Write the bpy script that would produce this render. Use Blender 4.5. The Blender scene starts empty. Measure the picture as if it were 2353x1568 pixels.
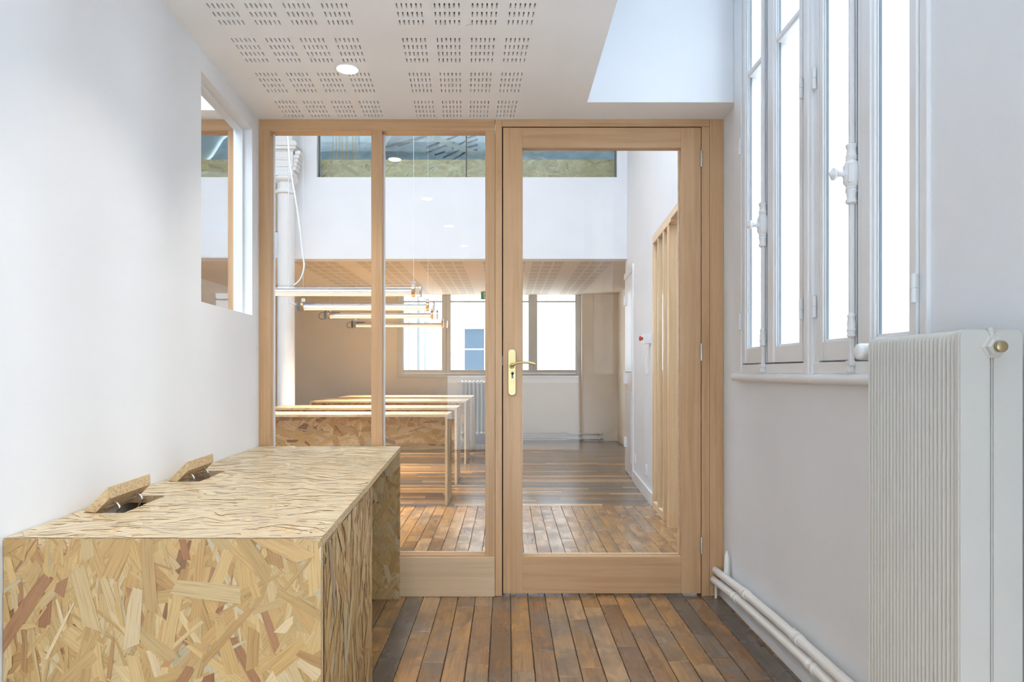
import bpy, bmesh, math, random
from mathutils import Vector, Matrix
random.seed(7)
scene = bpy.context.scene
C = scene.collection

# ------------------------------------------------------------------ camera
EYE = 1.051
cd = bpy.data.cameras.new('camera')
cd.sensor_width = 36.0
cd.lens = 24.0
cd.shift_x = 11.5 / 2353
cd.shift_y = 71.0 / 2353
cd.clip_start = 0.02
cam = bpy.data.objects.new('camera', cd)
cam.location = (0, 0, EYE)
cam.rotation_euler = (math.radians(90), 0, 0)
C.objects.link(cam)
scene.camera = cam

# ------------------------------------------------------------------ sky, exposure
world = bpy.data.worlds.new('overcast_sky')
scene.world = world
world.use_nodes = True
bg = world.node_tree.nodes['Background']
bg.inputs['Color'].default_value = (0.775, 0.893, 1.0, 1)
bg.inputs['Strength'].default_value = 5.0
scene.view_settings.view_transform = 'Standard'
scene.view_settings.look = 'None'
scene.view_settings.gamma = 1.0
scene.view_settings.use_curve_mapping = False
scene.view_settings.exposure = 1.25
cy = scene.cycles
cy.use_denoising = True
cy.max_bounces = 8
cy.diffuse_bounces = 5
cy.glossy_bounces = 3
cy.transmission_bounces = 8
cy.transparent_max_bounces = 20
cy.use_adaptive_sampling = True
cy.adaptive_threshold = 0.085
cy.adaptive_min_samples = 24
cy.sample_clamp_indirect = 6.0
cy.caustics_reflective = False
cy.caustics_refractive = False

def portal(name, loc, rot, sx, sy):
    l = bpy.data.lights.new(name, 'AREA')
    l.shape = 'RECTANGLE'; l.size = sx; l.size_y = sy
    l.cycles.is_portal = True
    o = bpy.data.objects.new(name, l)
    o.location = loc; o.rotation_euler = rot
    C.objects.link(o)
    return o
R90 = math.pi / 2
# light portals in the openings, seen and added (they only guide sampling of the sky)
portal('portal_window_room', (1.2, 2.31, 2.2), (0, R90, 0), 2.2, 1.35)
portal('portal_added_side_opening', (1.2, -0.9, 2.2), (0, R90, 0), 2.2, 1.6)
portal('portal_added_well_opening', (0.68, 0.0, 3.72), (0, 0, 0), 0.58, 2.2)
portal('portal_skylight_hall', (0.2, 3.85, 4.75), (0, 0, 0), 7.0, 0.9)
portal('portal_added_rear_opening', (0.08, -2.72, .51), (R90, 0, 0), 1.76, .98)
portal('portal_window_far', (-0.27, 10.6, 1.6), (-R90, 0, 0), 2.8, 1.25)
portal('portal_added_neighbour_opening', (-2.5, 0.9, 4.75), (0, 0, 0), 2.0, 3.0)

# ------------------------------------------------------------------ materials
def nmat(name):
    m = bpy.data.materials.new(name); m.use_nodes = True
    nt = m.node_tree
    return m, nt, nt.nodes['Principled BSDF'], nt.nodes.new, nt.links.new

def sock(nt, a, b): nt.links.new(a, b)

def mixcol(nt, fac, a, b, mode='MIX'):
    n = nt.nodes.new('ShaderNodeMix'); n.data_type = 'RGBA'; n.blend_type = mode
    for s, v in ((n.inputs[0], fac), (n.inputs[6], a), (n.inputs[7], b)):
        if hasattr(v, 'is_output'): nt.links.new(v, s)
        elif isinstance(v, (int, float)): s.default_value = v
        else: s.default_value = (*v[:3], 1)
    return n.outputs[2]

def ramp(nt, fac, stops):
    n = nt.nodes.new('ShaderNodeValToRGB')
    el = n.color_ramp.elements
    while len(el) < len(stops): el.new(0.5)
    for e, (p, c) in zip(el, stops):
        e.position = p
        e.color = (*c, 1) if len(c) == 3 else c
    nt.links.new(fac, n.inputs[0])
    return n.outputs[0]

def noise(nt, vec, scale=5.0, detail=3.0, rough=0.5, dist=0.0):
    n = nt.nodes.new('ShaderNodeTexNoise')
    n.inputs['Scale'].default_value = scale
    n.inputs['Detail'].default_value = detail
    n.inputs['Roughness'].default_value = rough
    n.inputs['Distortion'].default_value = dist
    if vec is not None: nt.links.new(vec, n.inputs['Vector'])
    return n.outputs[0]

def mapping(nt, vec, scale=(1, 1, 1), rnd=True):
    m = nt.nodes.new('ShaderNodeMapping'); m.inputs['Scale'].default_value = scale
    nt.links.new(vec, m.inputs['Vector'])
    if not rnd: return m.outputs[0]
    oi = nt.nodes.new('ShaderNodeObjectInfo')
    mu = nt.nodes.new('ShaderNodeMath'); mu.operation = 'MULTIPLY'; mu.inputs[1].default_value = 37.0
    nt.links.new(oi.outputs['Random'], mu.inputs[0])
    va = nt.nodes.new('ShaderNodeVectorMath'); va.operation = 'ADD'
    nt.links.new(m.outputs[0], va.inputs[0]); nt.links.new(mu.outputs[0], va.inputs[1])
    return va.outputs[0]

def bump(nt, bsdf, h, strength=0.1, dist=0.002):
    b = nt.nodes.new('ShaderNodeBump')
    b.inputs['Strength'].default_value = strength
    b.inputs['Distance'].default_value = dist
    nt.links.new(h, b.inputs['Height']); nt.links.new(b.outputs[0], bsdf.inputs['Normal'])

def texco(nt, which='Object'):
    return nt.nodes.new('ShaderNodeTexCoord').outputs[which]

def paint(name, col, rough=0.6, bs=0.06, scale=60.0, var=0.02):
    m, nt, b, N, L = nmat(name)
    co = texco(nt)
    n1 = noise(nt, co, 3.0, 3.0)
    c = ramp(nt, n1, [(0.3, tuple(max(0, x - var) for x in col)), (0.7, tuple(min(1, x + var * .5) for x in col))])
    L(c, b.inputs['Base Color'])
    b.inputs['Roughness'].default_value = rough
    if bs > 0.06: bump(nt, b, noise(nt, co, scale, 1.0), bs, 0.002)
    return m

def plain(name, col, rough=0.5, metal=0.0, emit=0.0, ecol=None, var=0.04, scale=25.0):
    m, nt, b, N, L = nmat(name)
    n1 = noise(nt, texco(nt), scale, 2.0)
    c = ramp(nt, n1, [(0.3, tuple(x * (1 - var) for x in col)), (0.7, tuple(min(1, x * (1 + var)) for x in col))])
    L(c, b.inputs['Base Color'])
    b.inputs['Roughness'].default_value = rough
    b.inputs['Metallic'].default_value = metal
    if emit:
        b.inputs['Emission Color'].default_value = (*(ecol or col), 1)
        b.inputs['Emission Strength'].default_value = emit
    return m

def wood(name, axis, base, dark, rough=0.38):
    m, nt, b, N, L = nmat(name)
    sc = [38.0, 38.0, 38.0]; sc[axis] = 1.3
    fl = [420.0, 420.0, 420.0]; fl[axis] = 16.0
    co = texco(nt)
    g = noise(nt, mapping(nt, co, sc), 1.0, 4.0, 0.55, 0.6)
    f = noise(nt, mapping(nt, co, fl), 1.0, 1.0)
    big = noise(nt, mapping(nt, co, (2.5, 2.5, 1.6)), 1.0, 2.0)
    c = ramp(nt, g, [(0.28, dark), (0.55, base), (0.8, tuple(min(1, x * 1.08) for x in base))])
    c = mixcol(nt, ramp(nt, f, [(0.58, (0, 0, 0)), (0.75, (.22, .22, .22))]), c, tuple(x * .62 for x in dark))
    c = mixcol(nt, ramp(nt, big, [(0.4, (0, 0, 0)), (0.75, (.35, .35, .35))]), c, tuple(x * .88 for x in base))
    vz = nt.nodes.new('ShaderNodeTexVoronoi'); vz.inputs['Scale'].default_value = 2.2
    L(mapping(nt, co, (3, 3, 1.6)), vz.inputs['Vector'])
    c = mixcol(nt, ramp(nt, vz.outputs['Distance'], [(0.0, (.75, .75, .75)), (0.035, (0, 0, 0))]), c, (0.16, .075, .03))
    oi = N('ShaderNodeObjectInfo')
    c = mixcol(nt, 1.0, c, ramp(nt, oi.outputs['Random'], [(0, (.93, .92, .91)), (1, (1.05, 1.04, 1.03))]), 'MULTIPLY')
    L(c, b.inputs['Base Color'])
    b.inputs['Roughness'].default_value = rough
    bump(nt, b, f, 0.05, 0.0008)
    return m

BB, BD = (0.62, 0.395, 0.215), (0.52, 0.305, 0.15)
M = {}
M['wood_z'] = wood('beech_upright', 2, BB, BD)
M['wood_x'] = wood('beech_crosswise', 0, BB, BD)
M['wood_y'] = wood('beech_lengthwise', 1, BB, BD)
M['pale_x'] = wood('pale_plinth_wood', 0, (0.70, 0.53, 0.34), (0.61, 0.44, 0.26))
M['ash_z'] = wood('screen_wood_upright', 2, (0.86, 0.62, 0.36), (0.76, 0.52, 0.28))
M['ash_y'] = wood('screen_wood_lengthwise', 1, (0.86, 0.64, 0.40), (0.76, 0.54, 0.31))
M['white'] = paint('white_wall_paint', (0.835, 0.86, 0.895), 0.65)
M['cwhite'] = paint('white_ceiling_paint', (0.925, 0.935, 0.95), 0.75)
M['beige'] = paint('beige_wall', (0.82, 0.75, 0.635), 0.7)  # even beige base colour of the far walls, pier and baseboards
M['ochre'] = paint('dim_opening_brown', (0.46, 0.39, 0.27), 0.7)  # dimness of the open space beyond, put into a brown colour
M['bceil'] = paint('beige_ceiling', (0.80, 0.70, 0.565), 0.75)  # even beige base colour of the low far ceiling
M['gloss'] = paint('white_gloss_joinery', (0.83, 0.845, 0.86), 0.28, 0.05, 45.0)
M['gjoin'] = paint('grey_window_joinery', (0.62, 0.62, 0.60), 0.4)
M['radi'] = paint('ivory_radiator_enamel', (0.60, 0.59, 0.55), 0.32, 0.08, 90.0)
M['pipe'] = paint('white_pipe_paint', (0.85, 0.85, 0.83), 0.35, 0.1, 70.0)
M['column'] = paint('white_column_paint', (0.78, 0.775, 0.76), 0.45)
M['dark'] = plain('dark_gap', (0.03, 0.022, 0.016), 0.8)
M['slotback'] = plain('brown_felt_backing', (0.30, 0.235, 0.17), 0.9)
M['steel'] = plain('brushed_steel', (0.72, 0.72, 0.70), 0.28, 1.0)
M['nickel'] = plain('satin_nickel_hinge', (0.62, 0.60, 0.54), 0.38, 1.0)
M['brass'] = plain('polished_brass', (0.66, 0.56, 0.29), 0.42, 1.0)
M['brassd'] = plain('tarnished_brass', (0.42, 0.34, 0.20), 0.35, 1.0)
M['chrome'] = plain('mirror_reflector', (0.90, 0.91, 0.93), 0.06, 1.0)
M['copper'] = plain('bronze_strap', (0.66, 0.45, 0.24), 0.3, 1.0)
M['capgrey'] = plain('dark_grey_plastic', (0.16, 0.17, 0.19), 0.4)
M['plastic'] = plain('white_plastic', (0.86, 0.87, 0.88), 0.3)
M['red'] = plain('red_plastic', (0.72, 0.06, 0.06), 0.3)
M['yellow'] = plain('yellow_plastic', (0.80, 0.66, 0.12), 0.4)
M['green'] = plain('green_sign_face', (0.05, 0.33, 0.14), 0.4)
M['cord'] = plain('white_flex', (0.78, 0.79, 0.80), 0.5)
M['wire'] = plain('steel_wire', (0.85, 0.86, 0.88), 0.4)
M['led'] = plain('warm_led_strip', (1.0, 0.80, 0.42), 0.4, 0, 0.42, (1.0, 0.72, 0.36))
M['opal'] = plain('opal_diffuser', (0.85, 0.85, 0.85), 0.35, 0, 0.16, (1, .96, .9))
M['lamp'] = plain('downlight_lens', (1, 0.97, 0.9), 0.4, 0, 14.0, (1.0, 0.95, 0.84))
M['facade'] = paint('pale_render_facade', (0.42, 0.43, 0.44), 0.8)
M['court'] = paint('courtyard_paving', (0.76, 0.77, 0.78), 0.8)
M['slate'] = plain('outdoor_window_pane', (0.05, 0.075, 0.10), 0.3)
M['subfloor'] = plain('dark_subfloor', (0.07, 0.05, 0.035), 0.9)
M['floorplain'] = plain('brown_oak_floor', (0.40, 0.28, 0.18), 0.4)
M['putty'] = plain('weathered_putty', (0.22, 0.25, 0.27), 0.8)
M['batten'] = plain('grey_batten', (0.10, 0.095, 0.09), 0.7)
M['orangecord'] = plain('ochre_hanging_strap', (0.62, 0.47, 0.30), 0.6)

def glass(name, tint=(1, 1, 1), ior=1.45, k=1.0):
    m = bpy.data.materials.new(name); m.use_nodes = True
    nt = m.node_tree
    nt.nodes.clear()
    out = nt.nodes.new('ShaderNodeOutputMaterial')
    tr = nt.nodes.new('ShaderNodeBsdfTransparent'); tr.inputs[0].default_value = (*tint, 1)
    gl = nt.nodes.new('ShaderNodeBsdfGlossy'); gl.inputs['Roughness'].default_value = 0.0
    fr = nt.nodes.new('ShaderNodeFresnel'); fr.inputs['IOR'].default_value = ior
    mu = nt.nodes.new('ShaderNodeMath'); mu.operation = 'MULTIPLY'; mu.inputs[1].default_value = k
    mx = nt.nodes.new('ShaderNodeMixShader')
    geo = nt.nodes.new('ShaderNodeNewGeometry')
    inv = nt.nodes.new('ShaderNodeMath'); inv.operation = 'SUBTRACT'; inv.inputs[0].default_value = 1.0
    mu2 = nt.nodes.new('ShaderNodeMath'); mu2.operation = 'MULTIPLY'
    nt.links.new(fr.outputs[0], mu.inputs[0])
    nt.links.new(geo.outputs['Backfacing'], inv.inputs[1])
    nt.links.new(mu.outputs[0], mu2.inputs[0]); nt.links.new(inv.outputs[0], mu2.inputs[1])
    nt.links.new(mu2.outputs[0], mx.inputs[0])
    nt.links.new(tr.outputs[0], mx.inputs[1]); nt.links.new(gl.outputs[0], mx.inputs[2])
    nt.links.new(mx.outputs[0], out.inputs[0])
    return m
M['glass'] = glass('clear_glass')
M['glassg'] = glass('greenish_balustrade_glass', (0.90, 0.97, 0.955))
M['tube'] = glass('clear_tube', (0.96, 0.965, 0.97), 1.5, 1.6)

def m_osb():
    m, nt, b, N, L = nmat('oriented_strand_board')
    at = N('ShaderNodeAttribute'); at.attribute_name = 'strand'
    uv = texco(nt, 'UV')
    g = noise(nt, mapping(nt, uv, (9, 330, 1), False), 1.0, 3.0, 0.6)
    g2 = noise(nt, mapping(nt, uv, (60, 900, 1), False), 1.0, 1.0)
    c = mixcol(nt, 1.0, at.outputs['Color'], ramp(nt, g, [(0.3, (.76, .70, .62)), (0.5, (1, 1, 1)), (0.72, (1.10, 1.10, 1.06))]), 'MULTIPLY')
    c = mixcol(nt, ramp(nt, g2, [(0.62, (0, 0, 0)), (0.8, (.3, .3, .3))]), c, (0.30, 0.17, 0.07))
    L(c, b.inputs['Base Color'])
    b.inputs['Roughness'].default_value = 0.42
    b.inputs['Coat Weight'].default_value = 0.25
    b.inputs['Coat Roughness'].default_value = 0.3
    bump(nt, b, g, 0.12, 0.0006)
    return m
def m_osb_edge():
    m, nt, b, N, L = nmat('strand_board_sawn_edge')
    co = texco(nt)
    n1 = noise(nt, mapping(nt, co, (90, 90, 260)), 1.0, 3.0, .7)
    c = ramp(nt, n1, [(0.3, (.34, .20, .09)), (0.45, (.62, .45, .25)), (0.7, (.78, .62, .40))])
    L(c, b.inputs['Base Color']); b.inputs['Roughness'].default_value = 0.7
    bump(nt, b, n1, 0.3, 0.001)
    return m
M['osb'] = m_osb(); M['osbe'] = m_osb_edge()

def m_osb_far():
    m, nt, b, N, L = nmat('upper_strand_board')
    co = texco(nt)
    v = N('ShaderNodeTexVoronoi'); v.inputs['Scale'].default_value = 1.0
    L(mapping(nt, co, (9, 9, 26)), v.inputs['Vector'])
    c = ramp(nt, v.outputs['Color'], [(0.2, (.56, .46, .28)), (0.5, (.72, .64, .44)), (0.8, (.80, .74, .56))])
    L(c, b.inputs['Base Color']); b.inputs['Roughness'].default_value = 0.6
    return m
M['osbfar'] = m_osb_far()

def m_plank():
    m, nt, b, N, L = nmat('old_oak_planks')
    oi = N('ShaderNodeObjectInfo')
    co = texco(nt)
    g = noise(nt, mapping(nt, co, (60, 2.2, 60)), 1.0, 5.0, 0.6, 1.2)
    patch = noise(nt, mapping(nt, co, (9, 5, 9)), 1.0, 3.0, 0.6)
    fine = noise(nt, mapping(nt, co, (380, 14, 380)), 1.0, 1.0)
    c = mixcol(nt, 1.0, oi.outputs['Color'], ramp(nt, g, [(0.28, (.62, .58, .54)), (0.5, (1, 1, 1)), (0.75, (1.22, 1.18, 1.1))]), 'MULTIPLY')
    c = mixcol(nt, ramp(nt, patch, [(0.44, (0, 0, 0)), (0.68, (.62, .62, .62))]), c, (0.135, 0.098, 0.072))
    gp = nt.nodes.new('ShaderNodeNewGeometry').outputs['Position']
    wear = noise(nt, mapping(nt, gp, (3.2, 2.0, 1), False), 1.0, 4.0, 0.65)
    wf_ = ramp(nt, wear, [(0.47, (0, 0, 0)), (0.64, (.62, .62, .62))])
    sx_ = nt.nodes.new('ShaderNodeSeparateXYZ'); nt.links.new(gp, sx_.inputs[0])
    mr_ = nt.nodes.new('ShaderNodeMapRange')
    mr_.inputs['From Min'].default_value = 3.15; mr_.inputs['From Max'].default_value = 3.5
    mr_.inputs['To Min'].default_value = 1.0; mr_.inputs['To Max'].default_value = 0.2
    nt.links.new(sx_.outputs[1], mr_.inputs['Value'])
    wm_ = nt.nodes.new('ShaderNodeMath'); wm_.operation = 'MULTIPLY'
    nt.links.new(wf_, wm_.inputs[0]); nt.links.new(mr_.outputs[0], wm_.inputs[1])
    c = mixcol(nt, wm_.outputs[0], c, (0.175, 0.148, 0.125))
    c = mixcol(nt, ramp(nt, fine, [(0.6, (0, 0, 0)), (0.8, (.4, .4, .4))]), c, (0.06, 0.04, 0.025))
    L(c, b.inputs['Base Color'])
    rr = ramp(nt, patch, [(0.3, (.20, .20, .20)), (0.7, (.34, .34, .34))])
    L(rr, b.inputs['Roughness'])
    b.inputs['Specular IOR Level'].default_value = 0.55
    bump(nt, b, g, 0.12, 0.0012)
    return m
def m_boards():
    m, nt, b, N, L = nmat('far_oak_boards')
    at = N('ShaderNodeAttribute'); at.attribute_name = 'strand'
    co = texco(nt)
    g = noise(nt, mapping(nt, co, (1.6, 50, 50)), 1.0, 4.0, 0.6, .6)
    c = mixcol(nt, 1.0, at.outputs['Color'], ramp(nt, g, [(0.28, (.62, .58, .54)), (0.5, (1, 1, 1)), (0.75, (1.2, 1.16, 1.1))]), 'MULTIPLY')
    L(c, b.inputs['Base Color'])
    b.inputs['Roughness'].default_value = 0.22
    b.inputs['Specular IOR Level'].default_value = 0.6
    bump(nt, b, g, 0.08, 0.001)
    return m
M['plank'] = m_plank(); M['boards'] = m_boards()

def m_foil():
    m, nt, b, N, L = nmat('grey_foil_insulation')
    co = texco(nt)
    n1 = noise(nt, mapping(nt, co, (6, 6, 6)), 1.0, 5.0, .6)
    c = ramp(nt, n1, [(0.3, (.36, .43, .48)), (0.7, (.58, .65, .70))])
    L(c, b.inputs['Base Color']); b.inputs['Roughness'].default_value = 0.4
    b.inputs['Metallic'].default_value = 0.25
    bump(nt, b, n1, 0.5, 0.03)
    return m
M['foil'] = m_foil()

# ------------------------------------------------------------------ geometry helpers
def link(o, parent=None):
    C.objects.link(o)
    if parent is not None: o.parent = parent
    return o

def tag(o, label=None, cat=None, group=None, kind=None):
    if label: o['label'] = label
    if cat: o['category'] = cat
    if group: o['group'] = group
    if kind: o['kind'] = kind
    return o

def empty(name, loc=(0, 0, 0)):
    o = bpy.data.objects.new(name, None)
    o.empty_display_size = 0.05
    o.location = loc
    C.objects.link(o)
    return o

def place(o, parent):
    """parent a mesh whose coordinates are in world space to an empty without moving it"""
    if parent is not None:
        o.parent = parent
        o.matrix_parent_inverse = Matrix.Translation(parent_world(parent)).inverted()
def parent_world(p):
    v = Vector(p.location)
    q = p.parent
    if q is None: return v
    return v if p.get('_abs') else v

def mesh_obj(name, bm, mats, parent=None, smooth=False, angle=None):
    """bm in world coordinates; the object's origin is put at the centre of its bounding box"""
    vs = [v.co for v in bm.verts]
    lo = Vector((min(v[i] for v in vs) for i in range(3)))
    hi = Vector((max(v[i] for v in vs) for i in range(3)))
    c = (lo + hi) / 2
    bmesh.ops.translate(bm, verts=bm.verts, vec=-c)
    me = bpy.data.meshes.new(name)
    bm.normal_update()
    bm.to_mesh(me); bm.free()
    for mt in (mats if isinstance(mats, (list, tuple)) else [mats]):
        me.materials.append(M[mt])
    if smooth:
        for p in me.polygons: p.use_smooth = True
        if angle: 
            me.set_sharp_from_angle(angle=math.radians(angle))
    o = bpy.data.objects.new(name, me)
    C.objects.link(o)
    o.location = c
    o['_c'] = list(c)
    if parent is not None:
        o.parent = parent
        base = Vector(parent['_c']) if '_c' in parent.keys() else wloc(parent)
        o.location = c - base
    return o
def wloc(p):
    v = Vector(p.location)
    while p.parent is not None:
        p = p.parent; v += Vector(p.location)
    return v

def add_box(bm, x0, x1, y0, y1, z0, z1, bev=0.0, shear=0.0, mi=0):
    """axis box; with shear, x moves by -shear per metre of y"""
    g = []
    for z in (z0, z1):
        for (x, y) in ((x0, y0), (x1, y0), (x1, y1), (x0, y1)):
            g.append(bm.verts.new((x - shear * (y - y0), y, z)))
    idx = ((0, 3, 2, 1), (4, 5, 6, 7), (0, 1, 5, 4), (1, 2, 6, 5), (2, 3, 7, 6), (3, 0, 4, 7))
    fs = [bm.faces.new([g[i] for i in f]) for f in idx]
    for f in fs: f.material_index = mi
    if bev > 0:
        es = list({e for f in fs for e in f.edges})
        bmesh.ops.bevel(bm, geom=es, offset=bev, segments=2, profile=0.6, affect='EDGES', clamp_overlap=True)
    return fs

def box(name, x0, x1, y0, y1, z0, z1, mat, parent=None, bev=0.0015, shear=0.0):
    bm = bmesh.new()
    add_box(bm, x0, x1, y0, y1, z0, z1, bev, shear)
    return mesh_obj(name, bm, mat, parent)

def frame_of(d):
    d = Vector(d).normalized()
    a = Vector((0, 0, 1)) if abs(d.z) < 0.9 else Vector((1, 0, 0))
    u = d.cross(a).normalized(); v = d.cross(u).normalized()
    return u, v

def add_lathe(bm, base, axis, prof, seg=20):
    """prof: list of (distance along axis, radius)"""
    base = Vector(base); axis = Vector(axis).normalized()
    u, v = frame_of(axis)
    rings = []
    for (t, r) in prof:
        rings.append([bm.verts.new(base + axis * t + (u * math.cos(2 * math.pi * k / seg) + v * math.sin(2 * math.pi * k / seg)) * max(r, 1e-5)) for k in range(seg)])
    for a, b in zip(rings, rings[1:]):
        for k in range(seg):
            bm.faces.new((a[k], a[(k + 1) % seg], b[(k + 1) % seg], b[k]))
    bm.faces.new(list(reversed(rings[0]))); bm.faces.new(rings[-1])
    bmesh.ops.recalc_face_normals(bm, faces=bm.faces)

def lathe(name, base, axis, prof, mat, parent=None, seg=20, angle=40):
    bm = bmesh.new(); add_lathe(bm, base, axis, prof, seg)
    return mesh_obj(name, bm, mat, parent, True, angle)

def add_tube(bm, pts, r, seg=10):
    pts = [Vector(p) for p in pts]
    rings = []
    u = None
    for i, p in enumerate(pts):
        d = (pts[min(i + 1, len(pts) - 1)] - pts[max(i - 1, 0)]).normalized()
        if u is None: u, _ = frame_of(d)
        u = (u - d * u.dot(d)).normalized(); v = d.cross(u)
        rr = r[i] if isinstance(r, (list, tuple)) else r
        rings.append([bm.verts.new(p + (u * math.cos(2 * math.pi * k / seg) + v * math.sin(2 * math.pi * k / seg)) * rr) for k in range(seg)])
    for a, b in zip(rings, rings[1:]):
        for k in range(seg):
            bm.faces.new((a[k], a[(k + 1) % seg], b[(k + 1) % seg], b[k]))
    bm.faces.new(list(reversed(rings[0]))); bm.faces.new(rings[-1])
    bmesh.ops.recalc_face_normals(bm, faces=bm.faces)

def tube(name, pts, r, mat, parent=None, seg=10):
    bm = bmesh.new(); add_tube(bm, pts, r, seg)
    return mesh_obj(name, bm, mat, parent, True, 50)

def smooth_path(pts, n=6):
    """Catmull-Rom through the points"""
    P = [Vector(p) for p in pts]; P = [P[0]] + P + [P[-1]]
    out = []
    for i in range(1, len(P) - 2):
        for k in range(n):
            t = k / n
            a, b, c, d = P[i - 1], P[i], P[i + 1], P[i + 2]
            out.append(0.5 * ((2 * b) + (c - a) * t + (2 * a - 5 * b + 4 * c - d) * t * t + (3 * b - a - 3 * c + d) * t ** 3))
    out.append(P[-2])
    return out

def struct(o): return tag(o, kind='structure')
def prism(name, prof, axis_vec, mat, parent=None, bev=0.0):
    """closed 3-D outline extruded by axis_vec"""
    bm = bmesh.new()
    a = [bm.verts.new(Vector(p)) for p in prof]
    b = [bm.verts.new(Vector(p) + Vector(axis_vec)) for p in prof]
    n = len(prof)
    bm.faces.new(a); bm.faces.new(list(reversed(b)))
    for k in range(n): bm.faces.new((a[k], b[k], b[(k + 1) % n], a[(k + 1) % n]))
    bmesh.ops.recalc_face_normals(bm, faces=bm.faces)
    if bev: bmesh.ops.bevel(bm, geom=list(bm.edges), offset=bev, segments=2, profile=.6, affect='EDGES')
    return mesh_obj(name, bm, mat, parent)

K = 0.0615                                   # the side wall leans this much out of square
CEIL = 2.235
PY = 3.2                                     # front face of the glazed partition
def wallx(y): return -1.163 + K * (PY - y)

# ------------------------------------------------------------------ STRUCTURE: near room
def sheared(name, u0, u1, y0, y1, z0, z1, mat, parent=None, bev=0.0):
    bm = bmesh.new()
    add_box(bm, wallx(y0) + u0, wallx(y0) + u1, y0, y1, z0, z1, bev, K)
    return mesh_obj(name, bm, mat, parent)

bm = bmesh.new()                             # left wall with its internal window opening
for (y0, y1, z0, z1) in ((-2.6, 2.50, 0, 4.6), (3.10, 3.2, 0, 4.6), (2.50, 3.10, 0, 1.308), (2.50, 3.10, 2.153, 4.6)):
    add_box(bm, wallx(y0) - 0.085, wallx(y0), y0, y1, z0, z1, 0, K)
struct(mesh_obj('wall_left', bm, 'white'))

iw = struct(empty('window_2', (wallx(2.8) - 0.05, 2.8, 1.308)))
for (a, b, z0, z1) in ((2.50, 3.10, 1.308, 1.318), (2.50, 3.10, 2.143, 2.153), (2.50, 2.512, 1.318, 2.143), (3.088, 3.10, 1.318, 2.143)):
    sheared('glazing_bead', -0.053, -0.041, a, b, z0, z1, 'gloss', iw)
sheared('pane', -0.050, -0.044, 2.505, 3.095, 1.312, 2.149, 'glass', iw)

bm = bmesh.new()                             # right wall, the window opening and an unseen one added for fill light
for (y0, y1, z0, z1) in ((-2.6, -1.7, 0, 4.6), (-1.7, -0.1, 0, 1.03), (-1.7, -0.1, 3.3, 4.6), (-0.1, 1.64, 0, 4.6),
                         (1.64, 2.99, 0, 1.03), (1.64, 2.99, 3.3, 4.6), (2.99, 3.27, 0, 4.6)):
    add_box(bm, 1.016, 1.36, y0, y1, z0, z1)
struct(mesh_obj('wall_right', bm, 'white'))
bm = bmesh.new()                             # unseen rear wall, low open gap added to light the room from behind
for (x0, x1, z0, z1) in ((-4.0, -.80, 0, 4.6), (.96, 1.36, 0, 4.6), (-.80, .96, 1.0, 4.6), (-.80, .96, 0, .02)):
    add_box(bm, x0, x1, -2.75, -2.6, z0, z1)
struct(mesh_obj('wall_rear', bm, 'white'))
struct(box('ground_rear_bounce', -30, 40, -60, -2.76, -.4, -.02, 'court', bev=0))  # unseen pale ground added to bounce light up to the ceiling

# ceiling with its slotted acoustic panels
US = [.134 + .1228 * i for i in range(4)] + [.7425 + .1228 * i for i in range(4)]
VS = [2.139 + .281 * n for n in range(-2, 4)]
def slot_ceiling(name, ubreaks, vbreaks, u0, u1, v0, v1, z, mat, fx):
    """grid plate with the slot cells left open; ubreaks/vbreaks: (start, end) of every slot column/row"""
    us = sorted([u0, u1] + [x for p in ubreaks for x in p])
    vs = sorted([v0, v1] + [x for p in vbreaks for x in p])
    su = {round(p[0], 6) for p in ubreaks}; sv = {round(p[0], 6) for p in vbreaks}
    bm = bmesh.new()
    low = [[bm.verts.new((*fx(u, v), z)) for v in vs] for u in us]
    for i in range(len(us) - 1):
        for j in range(len(vs) - 1):
            if round(us[i], 6) in su and round(vs[j], 6) in sv: continue
            bm.faces.new((low[i][j], low[i][j + 1], low[i + 1][j + 1], low[i + 1][j]))
    return bm
ub = [(s + .0157 * k, s + .0157 * k + .0052) for s in US for k in range(6)]
vb = [(s + .0527 * k, s + .0527 * k + .031) for s in VS for k in range(4)]
vb = [p for p in vb if p[1] < 3.198]
bm = slot_ceiling('ceiling', ub, vb, -0.02, 1.75, 1.5, 3.2, CEIL, 'cwhite', lambda u, v: (wallx(v) + u, v))
bmesh.ops.bisect_plane(bm, geom=list(bm.verts) + list(bm.edges) + list(bm.faces), plane_co=(0.352, 0, 0), plane_no=(1, 0, 0), clear_outer=True)
geo = bmesh.ops.extrude_face_region(bm, geom=list(bm.faces))
bmesh.ops.translate(bm, verts=[g for g in geo['geom'] if isinstance(g, bmesh.types.BMVert)], vec=(0, 0, 0.0125))
bmesh.ops.recalc_face_normals(bm, faces=bm.faces)
ceil = struct(mesh_obj('ceiling', bm, 'cwhite'))
struct(box('ceiling_backing', -1.2, 0.352, 1.45, 3.2, CEIL + 0.014, CEIL + 0.03, 'slotback', ceil, 0))
bm = bmesh.new()
add_box(bm, -1.05, 0.352, -2.6, 1.5, CEIL, CEIL + .1)
add_box(bm, 0.352, 1.016, 2.996, 3.2, CEIL, CEIL + .002)
ceil2 = struct(mesh_obj('ceiling_plain', bm, 'cwhite', ceil))
bm = bmesh.new()                             # sides of the light well and its end wall
add_box(bm, 0.30, 0.352, -2.6, 2.9955, CEIL + .031, 3.75)
add_box(bm, 0.30, 1.016, 2.996, 3.16, CEIL + .0022, 3.75)
struct(mesh_obj('wall_light_well', bm, 'white'))
bm = bmesh.new()                             # roof of the well, unseen opening added to let sky light in
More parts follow.
